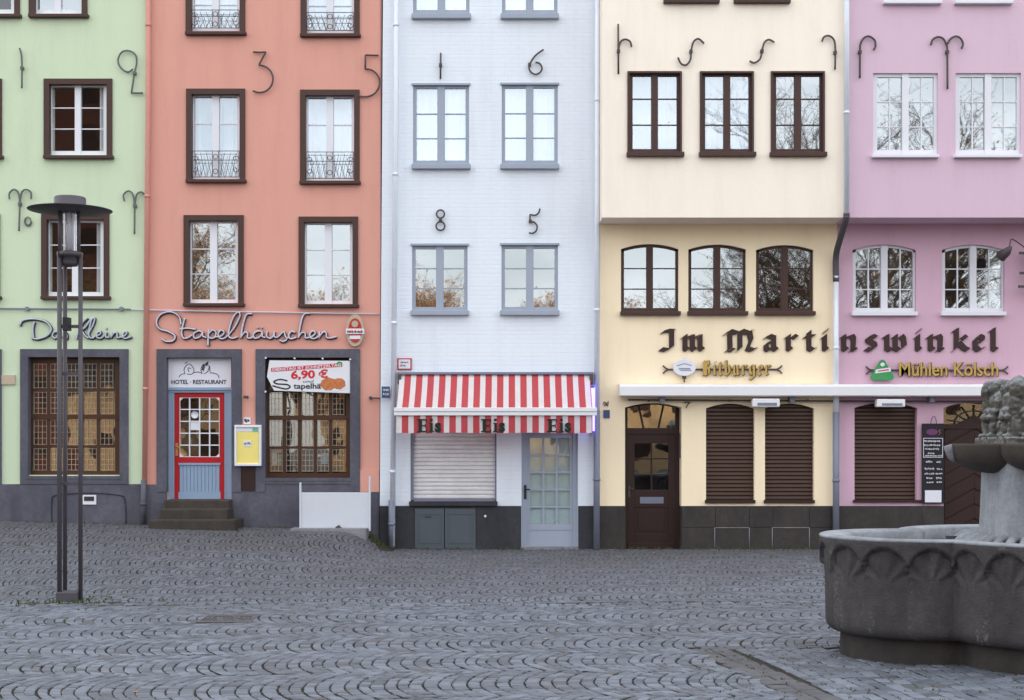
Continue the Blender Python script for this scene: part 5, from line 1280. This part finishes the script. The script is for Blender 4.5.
    for side in range(4):
        ca, sa = round(math.cos(side*math.pi/2)), round(math.sin(side*math.pi/2))
        def T(u, v, z):
            u *= .93; v *= .93; return (X+u*ca-v*sa, Y+u*sa+v*ca, Z+z)
        def E(u, v, z, ru, rv, rz, rot=0):
            ell(T(u, v, z), (abs(ru*ca)+abs(rv*sa), abs(ru*sa)+abs(rv*ca), rz), rot*ca)
        def figure(u, lean):
            E(u+lean, -.37, .50, .06, .065, .075); E(u+lean, -.43, .49, .016, .02, .03); E(u+lean, -.34, .535, .075, .07, .055)   # head, nose, hair
            E(u, -.34, .37, .125, .09, .11)                                # chest
            E(u-.13, -.38, .36, .045, .055, .10, .35); E(u+.13, -.38, .36, .045, .055, .10, -.35)
            E(u-.07, -.43, .285, .095, .04, .036, .25); E(u+.07, -.43, .285, .095, .04, .036, -.25)
            E(u-.075, -.42, .235, .06, .075, .05); E(u+.075, -.42, .235, .06, .075, .05)      # knees
            E(u-.08, -.42, .145, .042, .05, .11); E(u+.08, -.42, .145, .042, .05, .11)        # shins
            E(u-.085, -.45, .07, .042, .065, .026); E(u+.085, -.45, .07, .042, .065, .026)    # feet
        figure(-.25, -.02); figure(.24, .02)
        E(0, -.38, .16, .085, .05, .12); E(0, -.435, .15, .022, .025, .035)   # bearded mask between the figures
        E(-.035, -.425, .19, .02, .015, .014); E(.035, -.425, .19, .02, .015, .014); E(0, -.42, .09, .05, .03, .04)
        for q in range(5): E(-.06+.03*q, -.36, .50-.015*abs(q-2), .016, .04, .07)   # hanging drapery folds
        E(-.40, -.40, .47, .07, .07, .10); E(-.42, -.40, .33, .055, .055, .11, .1); E(-.41, -.41, .15, .05, .05, .12)
    o = m.build('figure_group', M['sculpt'], a)
    rm = o.modifiers.new('merge', 'REMESH'); rm.mode = 'VOXEL'; rm.voxel_size = .009; rm.use_smooth_shade = True
    tx = bpy.data.textures.new('chisel', 'CLOUDS'); tx.noise_scale = .05; tx.noise_depth = 4
    dm = o.modifiers.new('weather', 'DISPLACE'); dm.texture = tx; dm.strength = .03; dm.mid_level = .5; dm.texture_coords = 'GLOBAL'
    settle(a)
fountain()

# ------------------------------------------------------------------ across the square, behind the viewer (seen mirrored in the windows)
def tree(loc, H, seed, lab, leaves=0, dense=1.0, tw_mat=None, nt_=4):
    rng = random.Random(seed); a = empty('bare_tree', lab, 'tree', loc, 'bare trees across the square')
    m = MB(); tips = []; tw = MB()
    def br(p, d, L, r, lev):
        n = 4; pts = [p]; q = p.copy(); dd = d.copy()
        for k in range(n):
            dd = (dd+Vector((rng.uniform(-1, 1), rng.uniform(-1, 1), rng.uniform(-.3, .7)))*.13).normalized(); q = q+dd*L/n; pts.append(q.copy())
        m.tube(pts, [r*(1-.55*k/n) for k in range(n+1)], 5 if lev < 3 else 3, cap=False)
        if lev >= 5:
            tips.append(pts[-1])
            for _ in range(nt_):
                e = Vector((rng.uniform(-1, 1), rng.uniform(-1, 1), rng.uniform(-.3, 1))).normalized()*rng.uniform(.4, .9); b = pts[rng.randrange(1, n+1)]; sw = Vector((.012, 0, 0)) if abs(e.x) < .5 else Vector((0, 0, .012))
                tw.poly([tuple(b-sw), tuple(b+sw), tuple(b+e)])
            return
        kids = (6, 6, 5, 4, 4)[lev] if lev < 5 else 0
        for k in range(int(kids*dense) if lev > 0 else kids):
            t = rng.uniform(.35, 1) if lev else rng.uniform(.45, 1); b = pts[min(n, int(t*n)+ (1 if k == 0 else 0))]
            az = rng.random()*6.28; tilt = rng.uniform(.35, .95)
            side = Vector((math.cos(az), math.sin(az), 0)); nd = (dd*math.cos(tilt)+side*math.sin(tilt)).normalized()
            br(b.copy(), nd, L*rng.uniform(.52, .75), r*.48, lev+1)
    br(Vector(loc), Vector((0, 0, 1)), H*.40, H*.016, 0)
    m.build('trunk', M['bark'], a); tw.build('twigs', tw_mat or M['twig'], a)
    if leaves:
        lm = MB()
        for _ in range(leaves):
            t = tips[rng.randrange(len(tips))]+Vector((rng.gauss(0, .35), rng.gauss(0, .35), rng.gauss(-.2, .4))); s = rng.uniform(.04, .1)
            u = Vector((rng.uniform(-1, 1), rng.uniform(-1, 1), rng.uniform(-1, 1))).normalized()*s; v = u.cross(Vector((rng.random(), rng.random(), rng.random()))).normalized()*s*.7
            lm.quad(tuple(t-u), tuple(t+v), tuple(t+u), tuple(t-v))
        lm.build('crown', M['leaf'], a)
    settle(a)
tree((-16.5, -24, 0), 17.5, 1, 'bare brown tree mirrored in the left coral window', 7000)
tree((-10, -27, 0), 13.5, 2, 'small golden tree mirrored in the right coral window', 6000)
tree((-3.5, -25, 0), 15, 3, 'tan bare tree mirrored in the left window of the white house', 6000)
tree((3.2, -27, 0), 14, 4, 'tan bare tree mirrored in the right window of the white house', 7000)
tree((12.9, -27, 0), 19, 5, 'dark bare tree mirrored in the middle windows of the cream house', 300, tw_mat=M['bark'], nt_=1)
tree((16.9, -22, 0), 24, 6, 'tall dark bare tree mirrored in the left windows of the pink house', 900, nt_=2, tw_mat=M['bark'])
tree((22, -25, 0), 26, 8, 'tall dark bare tree mirrored in the right windows of the pink house', 900, nt_=2, tw_mat=M['bark'])
def far_building(lab, x0, x1, y, z, mat, gold=True):
    a = empty('far_building', lab, 'building', ((x0+x1)/2, y, 0)); m = MB(); m.box(x0, x1, y-8, y, -.2, z); m.build('wall', mat, a)
    r = MB(); r.prism([(x0-.3, z), (x1+.3, z), (x1-1, z+2.2), (x0+1, z+2.2)], y-8.2, y+.3); r.build('roof', M['roof'], a)
    x = x0+1.5; 
    while x < x1-2:
        for zz_ in range(1, int(z), 3):
            w = MB(); w.box(x, x+1.1, y-.05, y+.03, zz_, zz_+1.7); ww = w.build('window', M['interior'], a)
        x += 2.8
    settle(a)
far_building('low warm sandstone building across the square', -13, 16, -46, 6.2, M['sandstone'])
far_building('wide warm sandstone building across the square behind the tall trees', 18, 44, -50, 6.5, M['sandstone'])
far_building('tall dark brick building mirrored in the green house windows', -44, -21.5, -34, 24, M['brickred'])
far_building('low pale sandstone building in front of the tall brick one', -24.6, -15, -29, 4.8, M['sandstone'])

# ------------------------------------------------------------------ light, sky, camera
SUN_EL = 24
w = bpy.data.worlds.new('World'); SC.world = w; w.use_nodes = True
nt = w.node_tree; nt.nodes.clear()
out = nt.nodes.new('ShaderNodeOutputWorld'); bg = nt.nodes.new('ShaderNodeBackground'); sky = nt.nodes.new('ShaderNodeTexSky')
sky.sky_type = 'NISHITA'; sky.sun_disc = False; sky.sun_elevation = R(SUN_EL); sky.sun_rotation = R(8); sky.air_density = 1.3; sky.dust_density = 3.5; sky.ozone_density = 1.2
tc = nt.nodes.new('ShaderNodeTexCoord'); mp = nt.nodes.new('ShaderNodeMapping'); mp.inputs['Scale'].default_value = (1, 1, 2.5)
no = nt.nodes.new('ShaderNodeTexNoise'); no.inputs['Scale'].default_value = 2.2; no.inputs['Detail'].default_value = 7
rp = nt.nodes.new('ShaderNodeValToRGB'); rp.color_ramp.elements[0].position = .38; rp.color_ramp.elements[0].color = (.35, .35, .35, 1); rp.color_ramp.elements[1].position = .62; rp.color_ramp.elements[1].color = (.9, .9, .9, 1)
mx = nt.nodes.new('ShaderNodeMix'); mx.data_type = 'RGBA'; mx.inputs[7].default_value = (19.9, 20.5, 20.9, 1)
nt.links.new(tc.outputs['Generated'], mp.inputs[0]); nt.links.new(mp.outputs[0], no.inputs['Vector']); nt.links.new(no.outputs['Fac'], rp.inputs[0]); nt.links.new(rp.outputs[0], mx.inputs[0]); nt.links.new(sky.outputs[0], mx.inputs[6]); nt.links.new(mx.outputs[2], bg.inputs[0])
bg.inputs[1].default_value = .15
nt.links.new(bg.outputs[0], out.inputs[0])
L = bpy.data.lights.new('sun', 'SUN'); L.energy = 3.6; L.angle = R(.5); L.color = (1, .86, .68)
lo = bpy.data.objects.new('sun', L); COL.objects.link(lo)
az = R(8); d = Vector((-math.sin(az)*math.cos(R(SUN_EL)), -math.cos(az)*math.cos(R(SUN_EL)), -math.sin(R(SUN_EL))))
lo.rotation_euler = d.to_track_quat('-Z', 'Y').to_euler(); lo.location = (0, 60, 40)
cam = bpy.data.cameras.new('camera'); co = bpy.data.objects.new('camera', cam); COL.objects.link(co)
cam.lens = 50; cam.sensor_width = 36; cam.sensor_fit = 'HORIZONTAL'; cam.shift_y = (HZ-350)/1024; cam.clip_end = 2000; cam.clip_start = .1
co.location = (0, 0, EYE); co.rotation_euler = (R(90), 0, 0)
SC.camera = co
SC.view_settings.view_transform = 'Standard'; SC.view_settings.look = 'None'; SC.view_settings.exposure = 0; SC.view_settings.gamma = 1
SC.cycles.max_bounces = 8; SC.cycles.transparent_max_bounces = 12
